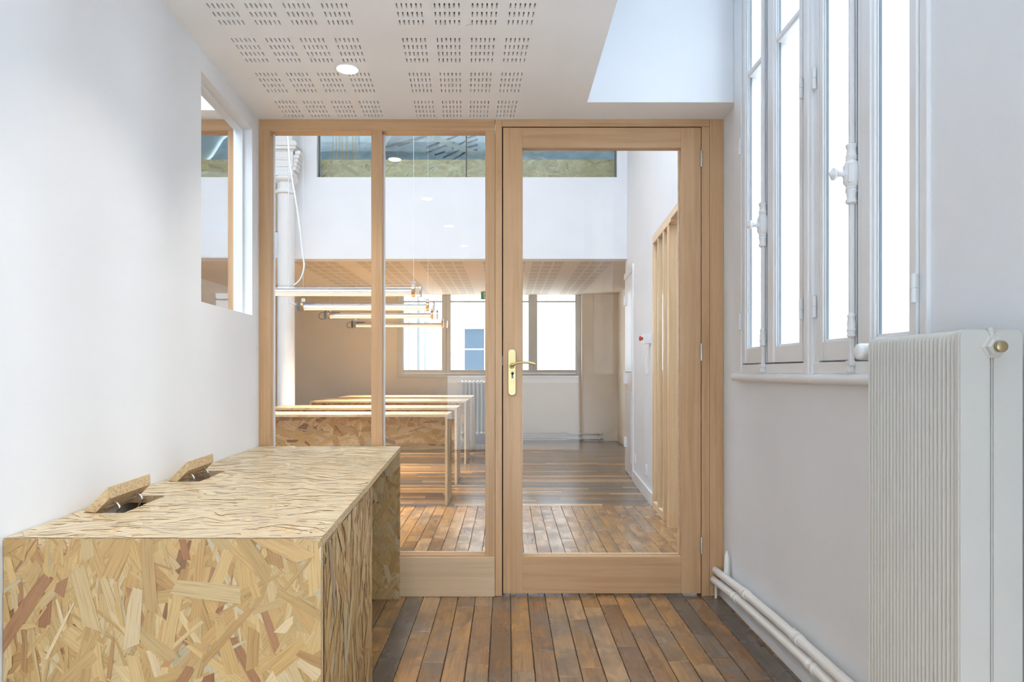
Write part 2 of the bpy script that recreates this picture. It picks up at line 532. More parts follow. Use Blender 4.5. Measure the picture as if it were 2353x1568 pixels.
for (x0, x1, y0, y1) in ((.30, .39, -2.6, 3.1), (.97, 1.02, -2.6, 3.1), (.39, .97, -2.6, -1.1), (.39, .97, 1.1, 3.1)):
    add_box(bm, x0, x1, y0, y1, 3.70, 3.78)
struct(mesh_obj('ceiling_light_well', bm, 'cwhite'))

# wall above the partition, both rooms
struct(box('wall_above_partition', -4.0, 1.36, 3.201, 3.27, CEIL + .002, 4.6, 'white', bev=0))
# neighbouring room seen through the internal window
bm = bmesh.new()
add_box(bm, -4.0, -3.88, -2.6, 10.6, 0, 4.6)
struct(mesh_obj('wall_outer_left', bm, 'white'))
struct(box('ceiling_neighbour', -3.88, -1.262, 3.085, 3.2, CEIL, CEIL + .45, 'cwhite', bev=0))

# ------------------------------------------------------------------ STRUCTURE: floor
floor = struct(empty('floor', (0, 3, 0)))
box('subfloor', -4.0, 4.1, -2.75, 10.6, -0.06, -0.004, 'subfloor', floor, 0)
bm = bmesh.new()
for (x0, x1, y0, y1) in ((-4, 1.2, -2.7, 1.9), (-4, -1.12, 1.9, 5.354), (1.25, 4.1, 1.9, 5.354)):
    add_box(bm, x0, x1, y0, y1, -0.02, -0.0005)
mesh_obj('plain_boards', bm, 'floorplain', floor)
OR, TA, BR, GR, DG = (.41, .22, .082), (.43, .265, .135), (.28, .15, .066), (.195, .15, .115), (.14, .115, .098)
pw = 0.0810
rp = random.Random(11)
ncol = 29
for i in range(ncol):
    x0 = -1.118 + i * pw
    y = 1.9 - rp.random() * 0.4
    while y < 5.34:
        ln = rp.choice((.22, .3, .38, .45, .55, .7, .9)) * rp.uniform(.9, 1.1)
        y1 = min(y + ln, 5.352)
        if y1 > 5.2: y1 = 5.352
        g = .0016 * rp.random() + .0008
        zt = rp.uniform(-.0006, .0006)
        xm = x0 + pw / 2
        bm = bmesh.new()
        add_box(bm, x0 + g, x0 + pw - g, y + .0006, y1 - .0006, -0.02, zt, 0)
        top = [e for e in bm.edges if all(v.co.z > -0.01 for v in e.verts)]
        bmesh.ops.bevel(bm, geom=top, offset=.0012, segments=1, affect='EDGES')
        p = mesh_obj('plank', bm, 'plank', floor)
        if y > PY:
            w = (5, 5, 2, .6, .2)
        else:
            s = max(0, min(1, (xm + .1) / 1.0))
            w = (4.5 - 2.6 * s, 4.0 - 2.8 * s, 3.4, .3 + 2.2 * s, .1 + 1.2 * s)
        col = rp.choices((OR, TA, BR, GR, DG), w)[0]
        f = rp.uniform(.85, 1.15)
        p.color = (col[0] * f, col[1] * f, col[2] * f, 1)
        y = y1
# boards beyond the threshold run crosswise; far away and thin, so joined
bm = bmesh.new()
lay = bm.loops.layers.float_color.new('strand')
y = 5.354
while y < 10.5:
    w = 0.0825
    x = -3.9 + rp.random()
    xs = [-3.9]
    while x < 4.0:
        xs.append(x); x += rp.uniform(.5, 1.9)
    xs.append(4.0)
    for a, b in zip(xs, xs[1:]):
        fs = add_box(bm, a + .0008, b - .0008, y + .0012, y + w - .0012, -0.02, rp.uniform(-.0006, .0006))
        t = rp.random()
        near = y < 6.9
        c = rp.choices((OR, TA, BR, GR, DG), (.6, .9, 3.4, 3.2, 2.5))[0]
        if near and rp.random() < .16: c = (.47, .31, .17)
        f = rp.uniform(.85, 1.15)
        for fc in fs:
            for lp in fc.loops: lp[lay] = (c[0] * f, c[1] * f, c[2] * f, 1)
    y += w
tag(mesh_obj('cross_boards', bm, 'boards', floor), kind='stuff')

# ------------------------------------------------------------------ STRUCTURE: far hall
def rx(y): return 0.785 + 0.066 * y           # right side of the hall leans outward
def rbox(name, y0, y1, z0, z1, mat, d0=0.0, d1=0.1, parent=None, bev=0.0):
    bm = bmesh.new(); add_box(bm, rx(y0) + d0, rx(y0) + d1, y0, y1, z0, z1, bev, -0.066)
    return mesh_obj(name, bm, mat, parent)
bm = bmesh.new()
for (y0, y1, z0, z1) in ((3.27, 4.42, 2.11, 4.6), (4.42, 5.32, 2.11, 4.6), (5.32, 7.30, 0, 2.235), (5.32, 7.145, 2.235, 4.6)):
    add_box(bm, rx(y0), rx(y0) + (.036 if z0 == 0 else .1), y0, y1, z0, z1, 0, -0.066)
struct(mesh_obj('wall_hall_right', bm, 'white'))
bm = bmesh.new()
add_box(bm, rx(5.32) - .014, rx(5.32) + .002, 5.322, 6.56, 0, .105, .004, -0.066)
struct(mesh_obj('baseboard_hall', bm, 'gloss'))
bm = bmesh.new()                             # upstand above the low far ceiling, with two openings
for (x0, x1, z0, z1) in ((-3.88, 4.0, CEIL, 3.09), (-3.88, -3.75, 3.09, 4.6), (-2.72, -1.99, 3.09, 4.6), (1.152, 4.0, 3.09, 4.6),
                         (-3.75, -2.72, 4.35, 4.6), (-1.99, 1.152, 4.35, 4.6)):
    add_box(bm, x0, x1, 7.145, 7.30, z0, z1)
struct(mesh_obj('wall_upstand', bm, 'white'))
struct(box('trim_1', -3.88, -2.36, 7.085, 7.15, CEIL, 2.50, 'white', bev=.004))
struct(box('wall_dim_panel', -2.60, -2.34, 7.10, 7.146, 2.515, 4.6, 'ochre', bev=0))  # added flat panel, its colour stands for the darker open space beyond
# roof over the hall with a long skylight, neighbour roof with an unseen opening added for light
bm = bmesh.new()
for (x0, x1, y0, y1) in ((-4, 4.1, 3.2, 3.4), (-4, 4.1, 4.3, 10.7), (-4, -3.3, 3.4, 4.3), (3.7, 4.1, 3.4, 4.3),
                         (-4, 1.4, -2.8, -.6), (-4, 1.4, 2.4, 3.2), (-4, -3.5, -.6, 2.4), (-1.5, 0.30, -.6, 2.4)):
    add_box(bm, x0, x1, y0, y1, 4.6, 4.75)
struct(mesh_obj('roof', bm, 'cwhite'))
struct(box('wall_outer_right', 4.0, 4.1, 3.2, 10.6, 0, 4.6, 'white', bev=0))
struct(box('wall_side_room', 1.36, 4.1, 3.17, 3.27, 0, 4.6, 'white', bev=0))

# low ceiling at the far end
ub2, vb2 = [], []
for g0 in (-2.3, -1.62, -0.94, -.26, .28, .80):
    for q in range(3 if g0 > 0 else 4):
        ub2 += [(g0 + q * .1228 + .0157 * k, g0 + q * .1228 + .0157 * k + .0062) for k in range(6)]
for r in range(11):
    vb2 += [(7.34 + .281 * r + .0527 * k, 7.34 + .281 * r + .0527 * k + .034) for k in range(4)]
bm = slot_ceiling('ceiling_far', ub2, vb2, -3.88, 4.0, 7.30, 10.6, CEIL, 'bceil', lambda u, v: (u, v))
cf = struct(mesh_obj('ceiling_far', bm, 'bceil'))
struct(box('ceiling_slab', -3.88, 4.0, 7.305, 10.6, CEIL + .012, CEIL + .3, 'slotback', cf, 0))

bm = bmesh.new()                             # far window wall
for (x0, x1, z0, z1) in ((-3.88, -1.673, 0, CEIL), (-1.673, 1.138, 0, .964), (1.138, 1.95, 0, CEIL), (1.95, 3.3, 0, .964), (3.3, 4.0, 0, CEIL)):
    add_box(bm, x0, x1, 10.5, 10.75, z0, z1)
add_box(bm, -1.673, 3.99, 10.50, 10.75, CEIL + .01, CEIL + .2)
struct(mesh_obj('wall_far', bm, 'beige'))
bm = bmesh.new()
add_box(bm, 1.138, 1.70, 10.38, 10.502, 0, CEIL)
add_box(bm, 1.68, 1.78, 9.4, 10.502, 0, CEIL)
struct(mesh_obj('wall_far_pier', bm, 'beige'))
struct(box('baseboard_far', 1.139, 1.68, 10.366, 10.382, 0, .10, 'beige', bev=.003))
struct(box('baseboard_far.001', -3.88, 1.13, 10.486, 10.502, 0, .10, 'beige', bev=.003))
bm = bmesh.new()                             # roof space behind the upper openings
add_box(bm, -3.9, 4.0, 7.31, 10.6, 2.55, 2.598)
struct(mesh_obj('floor_roof_space', bm, 'subfloor'))
# ------------------------------------------------------------------ outdoors
struct(box('ground', -30, 40, 10.9, 60, -.4, -.3, 'court', bev=0))
struct(box('ground_side', 1.6, 40, -2.75, 3.1, -.4, -.3, 'court', bev=0))
# ------------------------------------------------------------------ desk of strand board
PAL = [(.52, .335, .135), (.56, .39, .18), (.60, .44, .225), (.50, .31, .12), (.55, .36, .155), (.66, .51, .30), (.44, .255, .10),
       (.33, .155, .07), (.37, .19, .09), (.52, .43, .27), (.58, .40, .175), (.53, .35, .14), (.36, .29, .21), (.24, .125, .055)]
PW = [9, 9, 7, 8, 9, 3.5, 5, 1.3, 1.3, 2, 8, 9, .6, .9]
def clip(poly, a, b, c):
    """keep a*x+b*y<=c ; poly of (x, y, s, t)"""
    out = []
    n = len(poly)
    for i in range(n):
        p, q = poly[i], poly[(i + 1) % n]
        dp, dq = a * p[0] + b * p[1] - c, a * q[0] + b * q[1] - c
        if dp <= 0: out.append(p)
        if (dp < 0 < dq) or (dq < 0 < dp):
            t = dp / (dp - dq)
            out.append(tuple(p[k] + (q[k] - p[k]) * t for k in range(4)))
    return out

def strands(bm, lay, uvl, org, U, V, Nn, w, h, seed, ang=90, spread=34, dens=1.0, holes=(), big=1.0, mi=0, pale=0.0):
    """lay overlapping wood strands on the rectangle org + a*U + b*V (0<a<w, 0<b<h)"""
    rd = random.Random(seed)
    cell = .006 * big
    nx, ny = int(w / cell) + 2, int(h / cell) + 2
    H = [[0] * ny for _ in range(nx)]
    cnt = int(w * h * 1700 * dens / big ** 2)
    U, V, Nn, org = Vector(U), Vector(V), Vector(Nn), Vector(org)
    for k in range(cnt):
        kind = rd.random()
        early = k < cnt * .35
        late = k > cnt * .93
        L = (rd.uniform(.06, .15) if (early or late) else rd.uniform(.02, .11)) * big
        B = (rd.uniform(.018, .05) if early else rd.uniform(.012, .032) if late else rd.choice((rd.uniform(.003, .008), rd.uniform(.006, .024)))) * big
        th = math.radians(rd.gauss(ang, spread))
        cx, cyy = rd.uniform(-.02, w + .02), rd.uniform(-.02, h + .02)
        ca, sa = math.cos(th), math.sin(th)
        sk1, sk2 = rd.uniform(-.5, .5) * B, rd.uniform(-.5, .5) * B
        tp = rd.uniform(.55, 1.0)
        pts = [(-L / 2 + sk1, -B / 2), (-L / 6, -B / 2 * rd.uniform(.92, 1.08)), (L / 2 + sk2, -B / 2 * tp), (L / 2 - sk2 * .5, B / 2 * tp),
               (L / 6, B / 2 * rd.uniform(.92, 1.08)), (-L / 2 - sk1, B / 2)]
        so, to = rd.uniform(0, 50), rd.uniform(0, 50)
        poly = [(cx + a * ca - b * sa, cyy + a * sa + b * ca, a + so, b + to) for (a, b) in pts]
        for (a, b, c) in ((-1, 0, 0), (1, 0, w), (0, -1, 0), (0, 1, h)):
            poly = clip(poly, a, b, c)
            if len(poly) < 3: break
        if len(poly) < 3: continue
        lev = 0; cells = []
        na, nb = max(2, int(L / cell)), max(2, int(B / cell) + 1)
        for ia in range(na + 1):
            for ib in range(nb + 1):
                a, b = -L / 2 + L * ia / na, -B / 2 + B * ib / nb
                i, j = int((cx + a * ca - b * sa) / cell), int((cyy + a * sa + b * ca) / cell)
                if 0 <= i < nx and 0 <= j < ny:
                    cells.append((i, j))
                    if H[i][j] > lev: lev = H[i][j]
        lev += 1
        for (i, j) in cells: H[i][j] = lev
        pieces = [poly]
        for (hx0, hx1, hy0, hy1) in holes:
            nxt = []
            for p in pieces:
                a = clip(p, 1, 0, hx0); r = clip(p, -1, 0, -hx0)
                b = clip(r, -1, 0, -hx1); r = clip(r, 1, 0, hx1)
                c = clip(r, 0, 1, hy0); d = clip(r, 0, -1, -hy1)
                nxt += [q for q in (a, b, c, d) if len(q) >= 3]
            pieces = nxt
        col = rd.choices(PAL, PW)[0]
        f = rd.uniform(.88, 1.1)
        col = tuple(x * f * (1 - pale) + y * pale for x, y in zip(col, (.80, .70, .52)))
        for p in pieces:
            try:
                fc = bm.faces.new([bm.verts.new(org + U * q[0] + V * q[1] + Nn * (.00006 * lev)) for q in p])
            except ValueError:
                continue
            fc.material_index = mi
            for lp, q in zip(fc.loops, p):
                lp[lay] = (*col, 1); lp[uvl].uv = (q[2], q[3])

def osb_box(name, x0, x1, y0, y1, z0, z1, faces, parent, shear=0.0, seed=1, dens=1.0, big=1.0, holes=(), ang=90, pale=0.0, over=0.0):
    """strand board panel; faces: which sides carry strands ('-y','+x','+z','-x','+y'), holes only cut through '+z'"""
    bm = bmesh.new()
    lay = bm.loops.layers.float_color.new('strand'); uvl = bm.loops.layers.uv.new('UVMap')
    if holes:
        X = sorted({x0, x1} | {h for q in holes for h in q[:2]}); Y = sorted({y0, y1} | {h for q in holes for h in q[2:]})
        vt = {}
        def gv(x, y, z):
            k = (round(x, 5), round(y, 5), z)
            if k not in vt: vt[k] = bm.verts.new((x - shear * (y - y0), y, z))
            return vt[k]
        for a, b in zip(X, X[1:]):
            for c, d in zip(Y, Y[1:]):
                mx, my = (a + b) / 2, (c + d) / 2
                if any(q[0] < mx < q[1] and q[2] < my < q[3] for q in holes): continue
                bm.faces.new((gv(a, c, z0), gv(a, d, z0), gv(b, d, z0), gv(b, c, z0)))
        g = bmesh.ops.extrude_face_region(bm, geom=list(bm.faces))
        bmesh.ops.translate(bm, verts=[v for v in g['geom'] if isinstance(v, bmesh.types.BMVert)], vec=(0, 0, z1 - z0))
        bmesh.ops.recalc_face_normals(bm, faces=bm.faces)
    else:
        add_box(bm, x0, x1, y0, y1, z0, z1, 0, shear)
    for f in bm.faces:
        f.material_index = 1
        for lp in f.loops: lp[lay] = (.62, .45, .23, 1)
    ly, lx, lz = y1 - y0, x1 - x0, z1 - z0
    sv = (-shear, 1, 0)
    e = .0004
    for fc in faces:
        if fc == '-y': strands(bm, lay, uvl, (x0, y0 - e, z0), (1, 0, 0), (0, 0, 1), (0, -1, 0), lx, lz + over, seed, ang, 34, dens, (), big, 0, pale)
        if fc == '+x': strands(bm, lay, uvl, (x1 + e, y0, z0), sv, (0, 0, 1), (1, 0, 0), ly, lz, seed + 5, ang, 34, dens, (), big, 0, pale)
        if fc == '+z': strands(bm, lay, uvl, (x0, y0, z1 + e), (1, 0, 0), sv, (0, 0, 1), lx, ly, seed + 9, ang - 90, 30, dens,
                               [(q[0] - x0, q[1] - x0, q[2] - y0, q[3] - y0) for q in holes], big, 0, pale)
    return mesh_obj(name, bm, ['osb', 'osbe'], parent)

DY0, DY1, DZ = 1.428, 3.185, 0.7024
DX0 = wallx(DY0) + .002; DX1 = -0.3886
desk = tag(empty('desk', (-.75, 2.3, 0)), 'long strand board desk along the white side wall, two lids open in its top', 'desk')
holes = [(DX0 + .022, DX0 + .124, 1.683, 1.912), (DX0 + .022, DX0 + .124, 2.162, 2.389)]
osb_box('desk_top', DX0, DX1, DY0, DY1, DZ - .018, DZ, ['+z'], desk, K, 21, .8, 1.0, holes, 90, .58)  # strands paled so the colour carries the glossy reflection on the top
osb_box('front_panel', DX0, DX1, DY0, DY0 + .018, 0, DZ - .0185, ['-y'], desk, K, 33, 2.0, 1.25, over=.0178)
sx = DX1 - K * .02
osb_box('side_panel', DX1 - .018 - K * .02, DX1 - K * .02, DY0 + .02, 2.20, 0, DZ - .0185, ['+x'], desk, K, 45, 1.6, 1.3)
xe = DX1 - K * (3.155 - DY0)
osb_box('end_panel', wallx(3.155) + .003, xe, 3.155, 3.173, 0, DZ - .0185, ['-y'], desk, K, 57, 1.6, 1.1)
box('underframe_rail', wallx(2.2) + .05, DX1 - .12, 2.2, 2.218, .1, DZ - .0185, 'osbe', desk, 0)
for (hx0, hx1, hy0, hy1) in holes:
    x0 = hx0 - K * (hy0 - DY0)
    px = [(.003, .004), (.061, .063), (.062, .034), (.030, .001)]
    ex = (-K * (hy1 - hy0 - .004), hy1 - hy0 - .004, 0)
    lid = prism('cable_lid', [(x0 + a, hy0 + .002, DZ + b) for a, b in px], ex, 'osbe', desk)
    # bright laminate-free face is the same board; hinge hardware under the lid
    for t in (.25, .78):
        yy = hy0 + (hy1 - hy0) * t; xx = x0 - K * (hy1 - hy0) * t
        tube('hinge_bar', [(xx + .034, yy - .02, DZ + .0055), (xx + .034, yy + .02, DZ + .0055)], .0028, 'steel', lid, 8)
        tube('hinge_arm', smooth_path([(xx + .046, yy, DZ + .017), (xx + .056, yy, DZ + .012), (xx + .062, yy, DZ + .001), (xx + .055, yy, DZ - .010), (xx + .05, yy, DZ - .03)], 3), .0032, 'steel', lid, 8)
    # tray below the opening
    box('cable_tray', x0 - .02, x0 + .125, hy0 - .01, hy1 + .01, DZ - .085, DZ - .075, 'osbe', desk, 0)

# ------------------------------------------------------------------ glazed partition
S = 490.0
def X(px): return (px - 1165) / S
def Z(py): return EYE + (855 - py) / S
PB = PY + .07
part = tag(empty('glazed_partition', (0, PY + .03, 0)), 'beech framed glazed partition with three bays behind the desk', 'partition')
box('header', X(595), X(1137), PY, PB, Z(301), CEIL, 'wood_x', part)
box('post', X(595), X(621), PY, PB, 0, Z(301), 'wood_z', part)
box('mullion', X(853), X(878), PY, PB, .18, Z(301), 'wood_z', part)
box('post', X(1115), X(1137.5), PY, PB, 0, Z(301), 'wood_z', part)
box('door_jamb', X(1138), X(1153.5), PY, PB, 0, CEIL, 'wood_z', part)
box('door_jamb', X(1612), X(1630), PY, PB, 0, Z(291.5), 'wood_z', part)
box('door_header', X(1138) + .032, X(1630), PY, PB, Z(291), CEIL, 'wood_x', part)
box('outer_post', X(1630.5), X(1662.5), PY, PB, 0, CEIL, 'wood_z', part)
box('bottom_rail', X(621), X(1115), PY + .002, PB, 0, Z(1277), 'wood_x', part)
box('plinth_board', X(760), X(1137), PY - .012, PY + .001, 0.0005, Z(1280), 'pale_x', part)
box('glass_pane', X(622), X(853), PY + .028, PY + .036, Z(1276), Z(302), 'glass', part, 0)
box('glass_pane', X(878), X(1115), PY + .028, PY + .036, Z(1276), Z(302), 'glass', part, 0)
for (a, b) in ((621, 853), (878, 1115)):      # pale glazing beads behind the glass
    box('glazing_bead', X(a), X(a) + .006, PY + .04, PY + .055, Z(1276), Z(302), 'gloss', part, 0)
    box('glazing_bead', X(a), X(b), PY + .04, PY + .055, Z(1277), Z(1274), 'pale_x', part, 0)
box('jamb_gap', X(1153.6), X(1156), PY + .015, PB, 0, Z(292), 'dark', part, 0)
box('jamb_gap', X(1610.8), X(1612), PY + .015, PB, 0, Z(292), 'dark', part, 0)
box('jamb_gap', X(1153.6), X(1612), PY + .015, PB, Z(293), Z(291), 'dark', part, 0)
box('strike_plate', X(1151), X(1156), PY + .004, PY + .016, Z(840), Z(818), 'capgrey', part, .001)
# the same screen carried on into the neighbouring room
np_ = tag(empty('neighbour_partition', (-2.0, PY + .03, 0)), 'beech framed glazing of the next room, seen through the internal window', 'partition')
box('header', -3.87, -1.25, PY, PB, Z(301), CEIL, 'wood_x', np_)
box('post', -1.309, -1.25, PY, PB, 0, Z(301), 'wood_z', np_)
box('post', -2.45, -2.40, PY, PB, 0, Z(301), 'wood_z', np_)
box('bottom_rail', -3.87, -1.31, PY, PB, 0, .18, 'wood_x', np_)
box('glass_pane', -2.40, -1.309, PY + .028, PY + .036, .18, Z(302), 'glass', np_, 0)
box('glass_pane', -3.87, -2.45, PY + .028, PY + .036, .18, Z(302), 'glass', np_, 0)

door = struct(empty('door_1', (X(1383), PY + .02, 0)))
D0, D1 = PY + .001, PY + .046
box('stile', X(1156), X(1200), D0, D1, .012, Z(293.5), 'wood_z', door)
box('stile', X(1565), X(1610.5), D0, D1, .012, Z(293.5), 'wood_z', door)
box('top_rail', X(1200), X(1565), D0 + .0006, D1, Z(340), Z(293.5), 'wood_x', door)
box('bottom_rail', X(1200), X(1565), D0 + .0006, D1, .012, Z(1280), 'wood_x', door)
box('glass_pane', X(1199), X(1566), PY + .018, PY + .026, Z(1281), Z(339), 'glass', door, 0)
box('glazing_bead', X(1200), X(1565), PY + .030, PY + .046, Z(1280), Z(1276.5), 'pale_x', door, 0)
box('glazing_bead', X(1562.5), X(1565), PY + .030, PY + .046, Z(1278), Z(340), 'pale_x', door, 0)
box('glazing_bead', X(1200), X(1201.5), PY + .030, PY + .046, Z(1278), Z(340), 'pale_x', door, 0)
for yy in (365, 809.5, 1253.5):
    h = lathe('hinge', (X(1611.3), PY - .003, Z(yy + 20)), (0, 0, 1), [(0, .0035), (.001, .0048), (.0405, .0048), (.0408, .004), (.0412, .004), (.0415, .0048), (.080, .0048), (.0815, .0035)], 'nickel', door, 12)
# handle set
hs = empty('door_handle', (0, 0, 0)); hs.parent = door
hs.location = Vector((X(1176.5), PY - .003, Z(856))) - Vector(door.location)
bm = bmesh.new()
w2, h2 = .0195, .110
pts = []
for k in range(24):
    a = 2 * math.pi * k / 24
    cx, cz = w2 * math.copysign(abs(math.cos(a)) ** .75, math.cos(a)), math.sin(a) * .018
    pts.append((X(1176.5) + cx, cz))
outl = [(x, (Z(856) + h2 - .018 + z) if z >= 0 else (Z(856) - h2 + .018 + z)) for x, z in pts]
a = [bm.verts.new((x, PY + .001, z)) for x, z in outl]
b = [bm.verts.new((x, PY - .004, z)) for x, z in outl]
c = [bm.verts.new((X(1176.5) + (x - X(1176.5)) * .86, PY - .007, Z(856) + (z - Z(856)) * .97)) for x, z in outl]
n = len(outl)
for r0, r1 in ((a, b), (b, c)):
    for k in range(n): bm.faces.new((r0[k], r0[(k + 1) % n], r1[(k + 1) % n], r1[k]))
bm.faces.new(c)
bmesh.ops.recalc_face_normals(bm, faces=bm.faces)
mesh_obj('backplate', bm, 'brass', hs, True, 35)
def flat_tube(name, pts, ry, rz, mat, parent, seg=12):
    bm = bmesh.new(); rings = []
    P = [Vector(p) for p in pts]
    for i, p in enumerate(P):
        d = (P[min(i + 1, len(P) - 1)] - P[max(i - 1, 0)]).normalized()
        u = Vector((0, 1, 0)) if abs(d.y) < .9 else Vector((1, 0, 0))
        u = (u - d * u.dot(d)).normalized(); v = d.cross(u)
        a_, b_ = (ry[i], rz[i])
        rings.append([bm.verts.new(p + u * math.cos(2 * math.pi * k / seg) * a_ + v * math.sin(2 * math.pi * k / seg) * b_) for k in range(seg)])
    for r0, r1 in zip(rings, rings[1:]):
        for k in range(seg): bm.faces.new((r0[k], r0[(k + 1) % seg], r1[(k + 1) % seg], r1[k]))
    bm.faces.new(list(reversed(rings[0]))); bm.faces.new(rings[-1])
    bmesh.ops.recalc_face_normals(bm, faces=bm.faces)
    return mesh_obj(name, bm, mat, parent, True, 60)
hx, hz = X(1176), Z(841)
lv = smooth_path([(hx, PY - .002, hz), (hx, PY - .030, hz), (hx + .006, PY - .046, hz + .004), (hx + .022, PY - .050, hz + .012), (hx + .055, PY - .050, hz + .0155), (hx + .085, PY - .050, hz + .013), (hx + .108, PY - .050, hz + .006)], 4)
flat_tube('lever', lv, [.008] * 12 + [.006] * (len(lv) - 12), [.008] * 8 + [.0055] * (len(lv) - 14) + [.006] * 6, 'brass', hs)
lathe('lever_collar', (hx, PY - .004, hz), (0, -1, 0), [(0, .0135), (.006, .0135), (.009, .010)], 'brass', hs, 20)
for zz in (Z(856) + .099, Z(856) - .099):
    lathe('screw', (X(1176.5), PY - .006, zz), (0, -1, 0), [(0, .004), (.0016, .0035)], 'steel', hs, 12)
bm = bmesh.new()                             # keyhole
add_lathe(bm, (X(1177.5), PY - .0066, Z(858)), (0, -1, 0), [(0, .0072), (.0008, .0072)], 16)
add_box(bm, X(1177.5) - .0042, X(1177.5) + .0042, PY - .0074, PY - .0066, Z(858) - .024, Z(858))
mesh_obj('keyhole', bm, 'capgrey', hs)

# ------------------------------------------------------------------ right-hand window
win = struct(empty('window_1', (1.0, 2.3, 1.03)))
WX = 1.0
fr = box('frame_bottom', WX - .004, 1.07, 1.633, 2.99, 1.045, 1.081, 'gloss', win, .003)
box('frame_rebate', 1.047, 1.07, 1.64, 2.99, 1.081, 1.10, 'gloss', win, 0)
box('frame_jamb', WX - .006, 1.07, 2.900, 2.993, 1.05, 3.3, 'gloss', win, .004)
box('frame_jamb', WX + .006, 1.07, 1.636, 1.667, 1.05, 3.3, 'gloss', win, .004)
bm = bmesh.new()                             # moulded centre post
add_box(bm, WX, 1.07, 2.190, 2.306, 1.05, 3.3, .003)
add_box(bm, WX - .010, WX + .01, 2.220, 2.280, 1.03, 3.3, .004)
add_box(bm, WX - .016, WX, 2.236, 2.264, 1.03, 3.3, .005)
mesh_obj('centre_post', bm, 'gloss', win)
box('frame_top', WX - .004, 1.07, 1.64, 2.99, 3.24, 3.3, 'gloss', win, .003)
def sill():
    bm = bmesh.new()
    rs = random.Random(3); prev = None
    n = 28
    for i in range(n + 1):
        y = 1.60 + (2.994 - 1.60) * i / n
        dz = rs.uniform(-.0022, .0022); dx = rs.uniform(-.0015, .0015)
        prof = [(1.02, 1.012), (.985 + dx, 1.013 + dz), (.979 + dx, 1.019 + dz), (.979 + dx, 1.033 + dz), (.986 + dx, 1.043 + dz), (1.02, 1.048)]
        ring = [bm.verts.new((x, y, z)) for x, z in prof]
        if prev:
            for k in range(5): bm.faces.new((prev[k], prev[k + 1], ring[k + 1], ring[k]))
        prev = ring
    bmesh.ops.recalc_face_normals(bm, faces=bm.faces)
    return mesh_obj('sill', bm, 'gloss', win, True, 50)
sill()
def sash(y0, y1, sfar, snear):
    """y0 near side, y1 far side; stile widths"""
    s = empty('sash'); s.parent = win
    s.location = Vector((1.01, (y0 + y1) / 2, 1.09)) - Vector(win.location)
    XA, XB = WX, 1.045
    z0, z1 = 1.086, 3.235
    def stile(a, b, inner):
        bm = bmesh.new()
        add_box(bm, XA, XB, a, b, z0, z1, .0025)
        mid = (a + b) / 2
        if b - a > .05:
            add_box(bm, XA - .006, XA + .004, a + .012 if inner < 0 else a + .03, b - .03 if inner < 0 else b - .012, z0, z1, .003)
        g0, g1 = (a - .007, a) if inner < 0 else (b, b + .007)
        add_box(bm, XA + .006, XA + .014, g0, g1, z0 + .06, z1 - .05, .002)
        mesh_obj('stile', bm, 'gloss', s)
    stile(y1 - sfar, y1, -1)
    stile(y0, y0 + snear, 1)
    a, b = y0 + snear, y1 - sfar
    bm = bmesh.new()
    add_box(bm, XA, XB, a, b, z0, 1.146, .0025); add_box(bm, XA + .006, XA + .014, a, b, 1.146, 1.153, .002)
    mesh_obj('bottom_rail', bm, 'gloss', s)
    box('top_rail', XA, XB, a, b, 3.17, z1, 'gloss', s, .002)
    bm = bmesh.new()
    add_box(bm, XA + .004, XB, a, b, 2.272, 2.300, .003); add_box(bm, XA, XA + .01, a, b, 2.279, 2.293, .003)
    mesh_obj('muntin', bm, 'gloss', s)
    box('putty_line', XA + .009, XA + .0158, b - .0088, b - .0074, 1.153, 2.272, 'putty', s, 0)
    box('putty_line', XA + .009, XA + .0158, b - .0088, b - .0074, 2.300, 3.17, 'putty', s, 0)
    box('pane', 1.016, 1.019, a, b, 1.146, 2.272, 'glass', s, 0)
    box('pane', 1.016, 1.019, a, b, 2.300, 3.17, 'glass', s, 0)
sash(2.634, 2.898, .058, .034)
sash(2.312, 2.624, .086, .026)
sash(1.956, 2.187, .024, .030)
sash(1.669, 1.948, .090, .030)
def hinge_w(y, z):
    lathe('hinge', (WX - .008, y, z - .037), (0, 0, 1), [(0, .003), (.003, .0068), (.036, .0068), (.0365, .005), (.0375, .005), (.038, .0068), (.071, .0068), (.074, .003)], 'gloss', win, 12)
for (y, z) in ((2.302, 2.008), (2.302, 1.263), (2.205, 2.0), (2.205, 1.262), (2.905, 2.01), (2.905, 1.265), (1.664, 1.255)):
    hinge_w(y, z)
